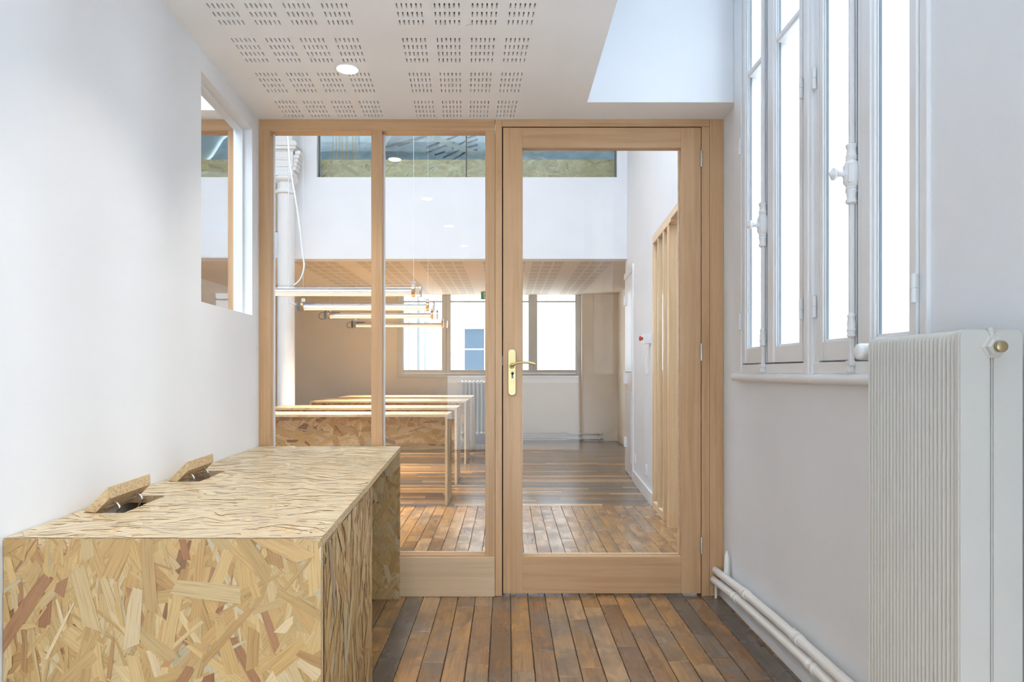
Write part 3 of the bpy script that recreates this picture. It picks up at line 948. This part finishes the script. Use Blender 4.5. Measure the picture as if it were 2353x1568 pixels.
def cremone(y, label):
    c = empty('cremone_bolt'); c.parent = win
    c.location = Vector((WX - .012, y, 1.62)) - Vector(win.location)
    xa = WX - .010
    bm = bmesh.new()
    add_box(bm, xa - .007, xa + .007, y - .006, y + .006, 1.05, 1.55, .003)
    add_box(bm, xa - .007, xa + .007, y - .006, y + .006, 1.70, 3.22, .003)
    mesh_obj('rod', bm, 'gloss', c)
    pr = [(0, .010), (.004, .0155), (.012, .0155), (.016, .0125), (.030, .0135), (.036, .016), (.040, .0165), (.043, .0145), (.046, .0165), (.050, .0145),
          (.056, .018), (.075, .0215), (.100, .0215), (.119, .018), (.125, .0145), (.129, .0165), (.132, .0145), (.135, .0165), (.139, .016),
          (.145, .0135), (.159, .0125), (.163, .0155), (.171, .0155), (.175, .010)]
    lathe('case', (xa, y, 1.62 - .0875), (0, 0, 1), pr, 'gloss', c, 18, 50)
    box('case_plate', xa - .017, xa + .005, y - .019, y + .019, 1.592, 1.648, 'gloss', c, .004)
    lathe('knob', (xa - .012, y, 1.62), (-1, 0, 0), [(0, .012), (.010, .012), (.012, .0085), (.016, .0075), (.028, .0085), (.031, .013), (.036, .0175), (.041, .0175), (.045, .012), (.048, .007), (.052, .004)], 'gloss', c, 20)
    lathe('rod_guide', (xa, y, 1.150), (0, 0, 1), [(0, .009), (.004, .013), (.012, .011), (.022, .0135), (.026, .011), (.040, .0125), (.055, .010), (.062, .0125), (.070, .008)], 'gloss', c, 14)
    bm = bmesh.new()
    add_box(bm, xa - .012, xa + .006, y - .013, y + .013, 1.068, 1.083, .003); add_box(bm, xa - .014, xa + .006, y - .008, y + .008, 1.050, 1.069, .003)
    mesh_obj('keeper', bm, 'gloss', c)
box('meeting_gap', WX + .003, 1.045, 2.6245, 2.6335, 1.09, 3.23, 'dark', win, 0)
box('meeting_gap', WX + .003, 1.045, 1.9485, 1.9555, 1.09, 3.23, 'batten', win, 0)
cremone(2.640, '')
cremone(1.962, '')
for i, y in enumerate((-1.68, -.93, -.14)):  # bars in the added unseen opening
    struct(box('trim_%d' % (i + 2), 1.03, 1.08, y, y + .04, 1.03, 3.3, 'gloss'))

# ------------------------------------------------------------------ skirting and heating pipes on the right
struct(box('baseboard_right', .998, 1.017, 1.2, 3.196, 0, .11, 'white', bev=.003))
def hpipe(name, x, label, path, couplings):
    o = empty(name, (x, 2.6, path[0][1])); tag(o, label, 'pipe', 'heating pipes along the skirting')
    pts = smooth_path([(x, y, z) for y, z in path], 6)
    tube('pipe_run', pts, .0170, 'pipe', o, 16)
    def zat(y):
        for a, b in zip(pts, pts[1:]):
            if (a.y - y) * (b.y - y) <= 0 and a.y != b.y: return a.z + (b.z - a.z) * (y - a.y) / (b.y - a.y)
        return pts[-1].z
    for y in couplings:
        d = (Vector((x, y + .03, zat(y + .03))) - Vector((x, y - .03, zat(y - .03))))
        lathe('coupling', (x, y - .025, zat(y - .025)), d, [(0, .0170), (.002, .0205), (.014, .0205), (.016, .0190), (.034, .0190), (.036, .0205), (.048, .0205), (.050, .0170)], 'pipe', o, 16)
    for y in (2.36, 3.05):
        z = zat(y)
        box('bracket', x + .01, 1.0, y, y + .012, z - .008, z + .008, 'pipe', o, .002)
    return o
hpipe('heating_pipe', .975, 'upper white painted heating pipe along the wall under the window', [(3.199, .122), (2.98, .134), (2.75, .146), (2.3, .156), (1.62, .160)], (2.79, 2.29))
hpipe('heating_pipe', .968, 'lower white painted heating pipe just above the floor under the window', [(3.199, .076), (2.98, .091), (2.75, .102), (2.25, .115), (2.05, .116), (1.62, .117)], (2.88, 2.16))
o = tag(empty('pipe_stub', (1.0, 3.1, .11)), 'short white capped stub rising from the heating pipe in the corner', 'pipe', None)
lathe('stub', (.995, 3.09, .128), (0, 0, 1), [(0, .0125), (.075, .0125), (.092, .010), (.104, .005), (.112, .003)], 'pipe', o, 14)
o2 = tag(empty('bracket_foot', (.985, 3.17, 0)), 'small white peg under the lower heating pipe beside the door post', 'pipe support')
tube('peg', [(.968, 3.165, .002), (.968, 3.165, .062)], .006, 'pipe', o2, 10)

# ------------------------------------------------------------------ near radiator
rad = tag(empty('radiator', (.91, 1.45, 0)), 'tall ivory ribbed radiator on the wall beside the big window', 'radiator')
RX0, RX1, RY0, RY1, RZ0, RZ1 = .850, .972, 1.284, 1.612, .10, 1.131
nf = 24
pitch = (RY1 - RY0 - .016) / nf
def fin_mesh():
    bm = bmesh.new()
    r = .020; seg = 5
    out = []
    for (cx, cz, a0) in ((RX0 + r, RZ1 - r, 180), (RX1 - r, RZ1 - r, 90), (RX1 - r, RZ0 + r, 0), (RX0 + r, RZ0 + r, 270)):
        for k in range(seg + 1):
            a = math.radians(a0 - 90 * k / seg)
            out.append((cx + r * math.cos(a), cz + r * math.sin(a)))
    cxm, czm = (RX0 + RX1) / 2, (RZ0 + RZ1) / 2
    rings = []
    for (t, ins) in ((0, .006), (.22, .0015), (.5, 0), (.78, .0015), (1.0, .006)):
        ring = []
        for (x, z) in out:
            x2 = x + (ins if x < cxm else -ins); z2 = z + (ins if z < czm else -ins)
            ring.append(bm.verts.new((x2, t * pitch, z2)))
        rings.append(ring)
    n = len(out)
    for a, b in zip(rings, rings[1:]):
        for k in range(n): bm.faces.new((a[k], a[(k + 1) % n], b[(k + 1) % n], b[k]))
    bm.faces.new(rings[0]); bm.faces.new(list(reversed(rings[-1])))
    bmesh.ops.recalc_face_normals(bm, faces=bm.faces)
    return bm
f0 = mesh_obj('fin', fin_mesh(), 'radi', None, True, 40)
loc0 = f0.location.copy()
for k in range(nf):
    f = f0 if k == 0 else f0.copy()
    if k: C.objects.link(f)
    f.parent = rad
    f.location = Vector((loc0.x, RY0 + .016 + pitch * (k + .5), loc0.z)) - Vector(rad.location)
def rounded(x0, x1, y0, y1, z0, z1, r):
    bm = bmesh.new()
    add_box(bm, x0, x1, y0, y1, z0, z1)
    es = [e for e in bm.edges if abs(e.verts[0].co.y - e.verts[1].co.y) > 1e-4 and e.verts[0].co.z > (z0 + z1) / 2]
    bmesh.ops.bevel(bm, geom=es, offset=r, segments=6, affect='EDGES', profile=.5)
    bmesh.ops.bevel(bm, geom=[e for e in bm.edges if e.calc_face_angle(0) > .5], offset=.003, segments=2, affect='EDGES')
    return bm
mesh_obj('end_column', rounded(RX0, .9105, RY0, RY0 + .016, RZ0, RZ1, .014), 'radi', rad, True, 35)
mesh_obj('end_column', rounded(.9125, RX1, RY0, RY0 + .016, RZ0, RZ1, .014), 'radi', rad, True, 35)
box('end_web', .902, .92, RY0 + .005, RY0 + .016, RZ0 + .02, RZ1 - .015, 'radi', rad, 0)
lathe('valve_boss', (.915, RY0 + .003, 1.098), (0, -1, 0), [(0, .024), (.004, .023), (.006, .0185), (.014, .018), (.018, .015)], 'radi', rad, 6, 20)
lathe('bleed_plug', (.915, RY0 - .014, 1.098), (0, -1, 0), [(0, .0105), (.010, .0105), (.011, .009)], 'brassd', rad, 16)
tube('boss_rib', [(.913, RY0 + .002, 1.115), (.912, RY0 + .006, 1.134)], .0055, 'radi', rad, 8)
th = lathe('thermostat_head', (.897, 1.655, 1.100), (-1, 0, 0), [(0, .012), (.008, .016), (.012, .0205), (.040, .0205), (.046, .019), (.049, .015), (.050, .008)], 'gloss', rad, 20)
box('valve_body', .885, .925, 1.61, 1.668, 1.088, 1.112, 'radi', rad, .004)
for y in (1.33, 1.56):
    box('foot', .88, .94, y, y + .03, 0, RZ0 + .002, 'radi', rad, .004)

# ------------------------------------------------------------------ ceiling downlights
def downlight(x, y, label):
    d = tag(empty('downlight', (x, y, CEIL)), label, 'downlight', 'recessed downlights')
    bm = bmesh.new()
    add_lathe(bm, (x, y, CEIL + .001), (0, 0, -1), [(0, .046), (.003, .046), (.005, .043), (.004, .034)], 28)
    mesh_obj('ring', bm, 'plastic', d, True, 40)
    lathe('lens', (x, y, CEIL - .0022), (0, 0, -1), [(0, .036), (.0035, .035), (.0045, .03)], 'lamp', d, 28)
    l = bpy.data.lights.new('downlight_lamp', 'SPOT')
    l.energy = 9; l.color = (1, .93, .82); l.spot_size = math.radians(110); l.spot_blend = .8; l.shadow_soft_size = .03
    lo = bpy.data.objects.new('downlight_lamp', l); C.objects.link(lo); lo.parent = d; lo.location = (0, 0, -.02)
downlight(-.623, 2.665, 'small round downlight set in the slotted ceiling near the glazed partition')
for y, x, nm in ((1.80, -.545, 'second'), (.93, -.47, 'third'), (.05, -.40, 'fourth')):
    downlight(x, y, 'round ceiling downlight, %s in the row counted from the glazed partition' % nm)

# ------------------------------------------------------------------ far hall: tables
def table(y0, depth, label, seed):
    x0, x1, zt, th = -2.25, -.468, .715, .020
    t = tag(empty('table', ((x0 + x1) / 2, y0 + depth / 2, 0)), label, 'table', 'strand board tables in the hall')
    osb_box('table_top', x0, x1, y0, y0 + depth, zt - th, zt, ['+z', '-y'], t, 0, seed, .5, 1.6, (), 90, .25)
    osb_box('end_panel', x1 - th, x1, y0 + .0005, y0 + depth, 0, zt - th - .0005, ['+x'], t, 0, seed + 1, .5, 1.6, (), 90, .15)
    osb_box('end_panel', x0, x0 + th, y0 + .0005, y0 + depth, 0, zt - th - .0005, [], t, 0, seed + 2)
    osb_box('modesty_panel', x0 + th + .0005, x1 - th - .0005, y0 + .12, y0 + .138, .455, zt - th - .0005, ['-y'], t, 0, seed + 3, .7, 1.4, (), 0)
table(5.372, .40, 'narrow strand board table closest to the glazed partition in the hall', 101)
table(6.367, .50, 'strand board table beside the white column, second row in the hall', 201)
table(7.79, .82, 'strand board table under the edge of the low ceiling, third row', 301)
table(9.066, .80, 'strand board table nearest the far radiator and windows, last row', 401)

# ------------------------------------------------------------------ far hall: tube pendants
def pendant(y, xl, xr, top, label, cordpts, loop):
    z = 1.701; r = .047
    p = tag(empty('tube_pendant', ((xl + xr) / 2, y, z)), label, 'pendant lamp', 'tube pendants over the tables')
    bm = bmesh.new()
    n = 28
    for xx in (xl, xr):
        pass
    A = [[bm.verts.new((xx, y + r * math.cos(2 * math.pi * k / n), z + r * math.sin(2 * math.pi * k / n))) for k in range(n)] for xx in (xl, xr)]
    for k in range(n): bm.faces.new((A[0][k], A[0][(k + 1) % n], A[1][(k + 1) % n], A[1][k]))
    bmesh.ops.recalc_face_normals(bm, faces=bm.faces)
    mesh_obj('clear_tube', bm, 'tube', p, True)
    def channel(name, prof, mat):
        bm = bmesh.new()
        B = [[bm.verts.new((xx, y + a, z + b)) for a, b in prof] for xx in (xl + .05, xr - .05)]
        n = len(prof)
        for k in range(n): bm.faces.new((B[0][k], B[0][(k + 1) % n], B[1][(k + 1) % n], B[1][k]))
        bm.faces.new(B[0]); bm.faces.new(list(reversed(B[1])))
        bmesh.ops.recalc_face_normals(bm, faces=bm.faces)
        mesh_obj(name, bm, mat, p, True, 40)
    channel('reflector', [(.040 * math.cos(math.radians(q)), -.008 + .028 * math.sin(math.radians(q))) for q in range(0, 181, 15)], 'chrome')
    channel('diffuser', [(.038 * math.cos(math.radians(q)), -.0085 - .026 * math.sin(math.radians(q))) for q in range(0, 181, 15)], 'opal')
    box('led_strip', xl + .05, xr - .05, y - .012, y + .012, z - .039, z - .0355, 'led', p, 0)
    for xx, s, mt in ((xl, -1, 'capgrey'), (xr, 1, 'steel')):
        lathe('end_cap', (xx - s * .008, y, z), (s, 0, 0), [(0, .049), (.002, .052), (.012, .052), (.016, .046), (.018, .02)], mt, p, 24)
    for xx in (xl + .045, xr - .06):
        lathe('strap', (xx - .012, y, z), (1, 0, 0), [(0, .048), (.001, .0495), (.023, .0495), (.024, .048)], 'copper', p, 24)
        box('clamp', xx - .015, xx + .015, y - .014, y + .014, z + .044, z + .075, 'steel', p, .002)
        tube('suspension_wire', [(xx, y, z + .07), (xx, y, top)], .0014, 'wire', p, 6)
    l = bpy.data.lights.new('tube_lamp', 'AREA'); l.shape = 'RECTANGLE'; l.size = .8; l.size_y = .05
    l.energy = 11; l.spread = math.radians(100); l.color = (1, .85, .64)
    lo = bpy.data.objects.new('tube_lamp', l); C.objects.link(lo); lo.parent = p; lo.location = (0, 0, -.055)
    box('driver', xl + .05, xl + .17, y - .012, y + .012, z + .014, z + .030, 'capgrey', p, .003)
    if cordpts: tube('power_cord', smooth_path(cordpts, 8), .007, 'cord', p, 8)
    if loop:
        tube('cord_loop', smooth_path([(xl - .01, y, z + .03), (xl - .055, y, z + .022), (xl - .075, y, z - .015), (xl - .05, y, z - .05), (xl - .01, y, z - .04)], 6), .004, 'capgrey', p, 8)
def at(px, py, y): return ((px - 1165) / 1569 * y, y, EYE + (855 - py) / 1569 * y)
pendant(5.48, -2.05, -.69, 4.6, 'long clear tube pendant closest to the glazed partition', [(-1.96, 5.60, 4.59), (-1.80, 5.58, 3.05), (-1.77, 5.56, 2.75), (-1.70, 5.54, 2.35), (-1.655, 5.52, 2.02), (-1.635, 5.50, 1.90), (-1.66, 5.49, 1.80), (-1.71, 5.48, 1.745)], False)
pendant(6.75, -2.06, -.723, 4.6, 'clear tube pendant with dark end cap, second from the glazed partition', [(-2.15, 6.75, 4.59), (-2.16, 6.75, 2.4), (-2.155, 6.75, 1.79), (-2.13, 6.75, 1.735), (-2.07, 6.75, 1.713)], False)
pendant(7.78, -2.07, -.793, CEIL, 'tube pendant with a looped flex, third row under the low ceiling', None, True)
pendant(9.31, -2.11, -.819, CEIL, 'tube pendant nearest the far windows, with a looped flex', None, True)

# ------------------------------------------------------------------ far hall: column
col = tag(empty('column', (-2.262, 7.0, 0)), 'white cast iron column with moulded capital behind the glass', 'column')
lathe('shaft', (-2.262, 6.99, 0), (0, 0, 1), [(0, .12), (.06, .12), (.08, .10), (.12, .098), (.14, .088), (2.88, .083)], 'column', col, 32, 50)
lathe('lower_ring', (-2.262, 6.99, 2.86), (0, 0, 1), [(0, .084), (.012, .10), (.03, .104), (.045, .10), (.055, .086), (.12, .086), (.13, .11), (.15, .122), (.17, .118), (.185, .09)], 'column', col, 32, 40)
bm = bmesh.new()
for (h, z0, z1) in ((.092, 3.045, 3.10), (.086, 3.10, 3.13), (.092, 3.13, 3.20), (.098, 3.20, 3.22), (.094, 3.22, 3.29), (.105, 3.29, 3.305), (.128, 3.305, 3.335), (.142, 3.335, 3.37), (.125, 3.37, 3.39)):
    add_box(bm, -2.262 - h, -2.262 + h, 6.99 - h * .8, 6.99 + h * .8, z0, z1, .004)
mesh_obj('capital', bm, 'column', col)
bm = bmesh.new()
for s in (-1, 1):
    for k in range(5):
        w = .05 - k * .008
        add_box(bm, -2.262 + s * .105 - .03 + s * (.03 - k * .012), -2.262 + s * .105 + .03 + s * (.03 - k * .012), 6.93, 7.05, 3.26 - k * .04, 3.30 - k * .04, .008)
mesh_obj('scroll_bracket', bm, 'column', col)
bm = bmesh.new()
for k in range(8):
    h = .125 + .012 * k * k * .5
    add_box(bm, -2.262 - h, -2.262 + .09, 6.90, 7.08, 3.39 + .15 * k, 3.39 + .15 * (k + 1))
mesh_obj('upper_shaft', bm, 'column', col)

# ------------------------------------------------------------------ far hall: timber screen on the right
scr = tag(empty('timber_screen', (rx(4.9), 4.9, 0)), 'slim timber post screen along the white hall wall on the right', 'screen')
bm = bmesh.new(); add_box(bm, rx(4.50) - .003, rx(4.50) + .07, 4.50, 5.318, 2.045, 2.105, .002, -0.066)
mesh_obj('head_beam', bm, 'ash_y', scr)
bm = bmesh.new(); add_box(bm, rx(3.275) - .003, rx(3.275) + .09, 3.275, 4.499, 2.06, 2.105, .002, -0.066)
mesh_obj('head_beam', bm, 'ash_y', scr)
for i, y in enumerate((5.285, 5.045, 4.80)):
    box('screen_post', rx(y), rx(y) + .030, y, y + .035, 0, 2.0445, 'ash_z', scr, .002)
    box('foot_block', rx(y) + .004, rx(y) + .034, y + .036, y + .20, 0, .055, 'ash_y', scr, .002)
y = 4.593
box('end_post', rx(y), rx(y) + .10, y, y + .05, 0, 2.06, 'ash_z', scr, .002)
for (a, b) in ((5.08, 5.285), (4.835, 5.045), (4.643, 4.80)):
    bm = bmesh.new(); add_box(bm, rx(a) + .018, rx(a) + .023, a + .001, b - .001, .056, 2.044, 0, -0.066)
    mesh_obj('glass_pane', bm, 'glass', scr)

# ------------------------------------------------------------------ far hall: door on the right, wall fittings
dr = struct(empty('door_2', (rx(6.9), 6.9, 0)))
rbox('architrave', 6.545, 6.60, 0, 2.09, 'gloss', -.016, .001, dr, .002)
rbox('architrave', 6.60, 7.30, 2.03, 2.09, 'gloss', -.016, .001, dr, .002)
rbox('leaf', 6.602, 7.29, .01, 2.028, 'gloss', -.006, .001, dr, .002)
for (z0, z1) in ((.15, .85), (1.05, 1.92)):
    rbox('leaf_panel', 6.70, 7.20, z0, z1, 'gloss', -.011, -.004, dr, .003)
for z in (1.79, .32):
    rbox('hinge', 7.10, 7.16, z - .05, z + .05, 'plastic', -.035, -.003, dr, .004)
rbox('latch_case', 7.05, 7.10, .93, 1.05, 'plastic', -.045, -.003, dr, .003)
xh = rx(6.66)
tube('lever', [(xh, 6.66, 1.055), (xh - .05, 6.66, 1.055), (xh - .055, 6.72, 1.055), (xh - .045, 6.80, 1.055)], .008, 'steel', dr, 8)
es = tag(empty('emergency_stop', (rx(5.50), 5.50, 1.3)), 'white emergency stop box with red push button beside the timber screen', 'switch')
xw = rx(5.42)
box('case', xw - .055, xw + .012, 5.42, 5.49, 1.275, 1.352, 'plastic', es, .004)
lathe('collar', (xw - .0545, 5.455, 1.318), (-1, 0, 0), [(0, .020), (.003, .020), (.004, .012)], 'yellow', es, 18)
lathe('stem', (xw - .058, 5.455, 1.318), (-1, 0, 0), [(0, .011), (.012, .011)], 'capgrey', es, 14)
lathe('push_button', (xw - .069, 5.455, 1.318), (-1, 0, 0), [(0, .012), (.003, .019), (.014, .019), (.018, .014)], 'red', es, 20)
def plate(y, z, h, label, cat, name):
    o = tag(empty(name, (rx(y), y, z)), label, cat)
    rbox('plate', y - .035, y + .035, z - h / 2, z + h / 2, 'plastic', -.010, .001, o, .003)
    rbox('rocker', y - .022, y + .022, z - h / 2 + .02, z + h / 2 - .02, 'gloss', -.014, -.008, o, .002)
plate(5.62, 1.10, .15, 'tall white switch plate below the emergency stop box', 'switch', 'wall_switch')
plate(5.66, .24, .08, 'white socket low on the hall wall below the switch plate', 'socket', 'wall_socket')
plate(6.42, .235, .08, 'white socket low on the hall wall beside the white door', 'socket', 'wall_socket')

# ------------------------------------------------------------------ far windows
def far_window(name, x0, x1, n, kinds):
    w = struct(empty(name, ((x0 + x1) / 2, 10.5, .964)))
    box('frame_bottom', x0, x1, 10.47, 10.56, .964, 1.03, 'gjoin', w, .004)
    box('frame_jamb', x0, x0 + .075, 10.47, 10.56, 1.03, CEIL - .003, 'gjoin', w, .004)
    box('frame_jamb', x1 - .075, x1, 10.47, 10.56, 1.03, CEIL - .003, 'gjoin', w, .004)
    a, b = x0 + .075, x1 - .075
    step = (b - a) / n
    for k in range(n):
        s0, s1 = a + k * step, a + (k + 1) * step
        s = empty('sash'); s.parent = w; s.location = Vector(((s0 + s1) / 2, 10.5, 1.04)) - Vector(w.location)
        l0, l1 = s0 + (.012 if k == 0 else .068), s1 - (.012 if k == n - 1 else .068)
        box('stile', s0 + .001, l0, 10.485, 10.54, 1.032, CEIL - .004, 'gjoin', s, .003)
        box('stile', l1, s1 - .001, 10.485, 10.54, 1.032, CEIL - .004, 'gjoin', s, .003)
        box('bottom_rail', l0, l1, 10.485, 10.54, 1.032, 1.082, 'gjoin', s, .003)
        box('muntin', l0, l1, 10.49, 10.53, 2.120, 2.142, 'gjoin', s, .002)
        box('pane', l0, l1, 10.51, 10.514, 1.082, 2.12, 'glass', s, 0)
        box('pane', l0, l1, 10.51, 10.514, 2.142, CEIL - .004, 'glass', s, 0)
far_window('window_3', -1.673, 1.138, 4, None)
far_window('window_4', 1.95, 3.3, 2, None)

# far radiator, pipes, exit sign
fr_ = tag(empty('radiator', (-.33, 10.38, 0)), 'white column radiator under the far window behind the tables', 'radiator')
p0 = None
for k in range(11):
    xx = -.685 + k * .060
    if p0 is None:
        bm = bmesh.new()
        for yy in (10.33, 10.41):
            add_tube(bm, smooth_path([(xx, yy + .02, .105), (xx, yy, .15), (xx, yy, .5), (xx, yy, .86), (xx, yy + .02, .905)], 3), .017, 10)
        add_lathe(bm, (xx, 10.30, .888), (0, 1, 0), [(0, .018), (.01, .027), (.14, .027), (.15, .018)], 10)
        add_lathe(bm, (xx, 10.30, .12), (0, 1, 0), [(0, .018), (.01, .027), (.14, .027), (.15, .018)], 10)
        p0 = mesh_obj('column_section', bm, 'radi', fr_, True, 50); q = p0
    else:
        q = p0.copy(); C.objects.link(q); q.parent = fr_
        q.location = p0.location + Vector((k * .060, 0, 0))
tube('connector', [(-.70, 10.375, .888), (-.05, 10.375, .888)], .020, 'radi', fr_, 10)
tube('connector', [(-.70, 10.375, .12), (-.05, 10.375, .12)], .020, 'radi', fr_, 10)
lathe('valve', (-.70, 10.375, .888), (-1, 0, 0), [(0, .016), (.02, .018), (.05, .012)], 'radi', fr_, 12)
for xx in (-.66, -.08):
    box('foot', xx - .02, xx + .02, 10.34, 10.41, 0, .11, 'radi', fr_, .003)
for (z, nm, yy) in ((.128, 'upper', 10.352), (.055, 'lower', 10.345)):
    o = tag(empty('heating_pipe', (.6, yy, z)), '%s of two thin pale pipes along the foot of the far wall' % nm, 'pipe', 'pipes on the far wall')
    tube('pipe_run', smooth_path([(.02, yy, z), (.85, yy, z), (.95, yy, z - .015), (1.38, yy, z - .015)], 6), .014, 'radi', o, 10)
    lathe('valve', (1.38, yy, z - .015), (1, 0, 0), [(0, .014), (.005, .024), (.03, .024), (.035, .012), (.06, .012), (.065, .02), (.08, .02)], 'radi', o, 12)
ex = tag(empty('exit_sign', (-.30, 10.1, 2.14)), 'small green and white exit sign hanging at the far ceiling', 'sign')
box('face', -.385, -.18, 10.08, 10.10, 2.125, CEIL - .012, 'green', ex, .002)
box('mount', -.385, -.18, 10.08, 10.10, CEIL - .0115, CEIL - .0005, 'plastic', ex, .001)
bm = bmesh.new()                             # running figure and doorway pictogram
add_box(bm, -.342, -.300, 10.0785, 10.0797, 2.135, 2.215)
mesh_obj('pictogram_doorway', bm, 'plastic', ex)
bm = bmesh.new()
add_lathe(bm, (-.322, 10.0785, 2.200), (0, -1, 0), [(0, .007), (.001, .007)], 12)
for (a, b, w) in (((-.322, 2.19), (-.326, 2.165), .006), ((-.326, 2.165), (-.312, 2.152), .004), ((-.312, 2.152), (-.314, 2.138), .004), ((-.326, 2.165), (-.337, 2.142), .004), ((-.322, 2.188), (-.307, 2.178), .003), ((-.322, 2.188), (-.336, 2.176), .003)):
    add_tube(bm, [(a[0], 10.078, a[1]), (b[0], 10.078, b[1])], w, 6)
mesh_obj('pictogram_figure', bm, 'green', ex)

# ------------------------------------------------------------------ roof space behind the upper glazing
for (nm, x0, x1, lb) in (('balustrade_glass', -1.985, 1.15, 'wide clear glass pane above the white upstand'), ('balustrade_glass', -3.745, -2.725, 'narrow glass pane of the upper floor left of the column')):
    o = tag(empty(nm, ((x0 + x1) / 2, 7.2, 3.09)), lb, 'glass')
    box('pane', x0, x1, 7.19, 7.20, 3.09, 4.35, 'glassg', o, 0)
    for xx in ((x0 + .01, x1 - .01) if x0 < -3 else (x0 + .01, -.427, x1 - .01)):
        box('joint_profile', xx - .006, xx + .006, 7.186, 7.204, 3.09, 4.35, 'batten', o, 0)
o = tag(empty('upper_board', (0, 7.5, 3.0)), 'long strip of strand board behind the upper glass', 'board')
bmx = osb_box('board_face', -3.85, 3.9, 7.33, 7.35, 2.60, 3.33, ['-y'], o, 0, 501, 1.2, 1.5, (), 10, .05)
o['label'] = 'long strip of strand board behind the upper glass'
# crumpled foil blanket sloping up under the roof
def foil(name, x0, x1, y0, y1, zf, label, seed):
    rs = random.Random(seed)
    bm = bmesh.new()
    nx, ny = 60, 24
    V = []
    for i in range(nx + 1):
        row = []
        for j in range(ny + 1):
            x = x0 + (x1 - x0) * i / nx; y = y0 + (y1 - y0) * j / ny
            z = zf(x, y) + .03 * math.sin(7 * x + 3 * math.sin(2 * y + x)) * math.sin(5 * y + 2 * x) + rs.uniform(-.008, .008)
            row.append(bm.verts.new((x, y, z)))
        V.append(row)
    for i in range(nx):
        for j in range(ny): bm.faces.new((V[i][j], V[i][j + 1], V[i + 1][j + 1], V[i + 1][j]))
    bmesh.ops.solidify(bm, geom=list(bm.faces), thickness=.02)
    o = mesh_obj(name, bm, 'foil', None, True)
    return tag(o, label, 'insulation')
foil('foil_insulation', -1.5, 1.6, 7.9, 9.6, lambda x, y: 3.1 + .78 * (y - 7.9) + .22 * abs(x + .2), 'crumpled grey foil blanket rising behind the upper glass', 5)
foil('foil_insulation', -3.85, -1.45, 8.0, 9.6, lambda x, y: 3.1 + .85 * (y - 8.0), 'darker grey foil blanket behind the hanging straps, above the column', 8)
rl = random.Random(9)
ORD = ('first', 'second', 'third', 'fourth', 'fifth', 'sixth', 'seventh', 'eighth', 'ninth', 'tenth', 'eleventh', 'last')
# (x, z) points of each lath where it is nailed under the roof, from the column side onward
LATHS = [[(-1.41, 3.616), (-.99, 3.733), (-.69, 3.785)], [(-1.25, 3.631), (-.945, 3.733)], [(-.92, 3.616), (-.606, 3.735), (-.497, 3.79)],
         [(-.92, 3.556), (-.597, 3.676)], [(-.825, 3.531), (-.706, 3.571)], [(-.733, 3.497), (-.472, 3.621)], [(-.631, 3.601), (-.472, 3.691)],
         [(-.631, 3.462), (-.472, 3.566)], [(-.452, 3.725), (-.343, 3.76)], [(-.452, 3.67), (-.335, 3.708)], [(-.452, 3.615), (-.335, 3.648)], [(-.452, 3.563), (-.335, 3.594)]]
for k, L_ in enumerate(LATHS):
    o = tube('roof_lath', smooth_path([(x, 7.80, z) for x, z in L_], 4), .010, 'batten', None, 6)
    tag(o, 'dark slanting lath behind the upper glass, %s counted from the column' % ORD[k], 'lath', 'laths in the roof space')
for k in range(9):
    xs = -1.97 + .035 * k + rl.uniform(-.008, .008)
    o = tube('hanging_strap', smooth_path([(xs, 7.75, 4.605), (xs + rl.uniform(-.01, .01), 7.75, 3.9), (xs + rl.uniform(-.015, .015), 7.75, 3.3)], 4), .007, 'orangecord', None, 6)
    tag(o, 'thin ochre strap behind the upper glass, %s in the row counted from the column' % ('first', 'second', 'third', 'fourth', 'fifth', 'sixth', 'seventh', 'eighth', 'last')[k], 'strap', 'straps in the roof space')
for (a, b, lb) in (((-1.55, 7.8, 3.3), (-1.20, 7.8, 4.2), 'grey rafter leaning right behind the upper glass next to the straps'), ((-.9, 7.8, 3.75), (.55, 7.8, 3.20), 'grey rafter sloping down right behind the upper glass'), ((.0, 7.82, 3.65), (.75, 7.82, 3.33), 'short grey rafter seen through the door glass')):
    o = tube('roof_rafter', [a, b], .035, 'foil', None, 4)
    tag(o, lb, 'rafter')

# ------------------------------------------------------------------ building across the courtyard
sb = tag(empty('side_building', (5.4, 0, -.3)), 'pale blank building close outside the big window on the right', 'building')
box('facade', 5.2, 6.0, -14, 3.1, -.3, 5.6, 'facade', sb, 0)
box('string_course', 5.12, 5.2, -14, 3.1, 1.75, 1.83, 'facade', sb, .004)
fc = tag(empty('courtyard_building', (0, 14.6, -.3)), 'pale rendered building across the courtyard outside the far window', 'building')
bm = bmesh.new()
add_box(bm, -12, 14, 14.6, 15.4, -.3, 4.6)
mesh_obj('facade', bm, 'facade', fc)
for xx in (-2.15, -1.95, -1.80):
    box('pilaster', xx - .05, xx + .04, 14.52, 14.6, -.3, 4.6, 'facade', fc, .004)
tube('drainpipe', [(-1.60, 14.50, -.3), (-1.60, 14.50, 4.6)], .055, 'facade', fc, 12)
lathe('pipe_collar', (-1.60, 14.50, 1.25), (0, 0, 1), [(0, .057), (.01, .07), (.08, .07), (.10, .062), (.15, .062), (.16, .057)], 'facade', fc, 14)
wf = box('window_surround', -.95, -.42, 14.55, 14.602, 1.05, 2.03, 'facade', fc, .004)
box('lintel', -1.0, -.38, 14.50, 14.6, 1.99, 2.06, 'facade', fc, .004)
for (z0, z1) in ((1.09, 1.52), (1.55, 1.96)):
    box('pane', -.90, -.49, 14.54, 14.552, z0, z1, 'slate', wf, 0)
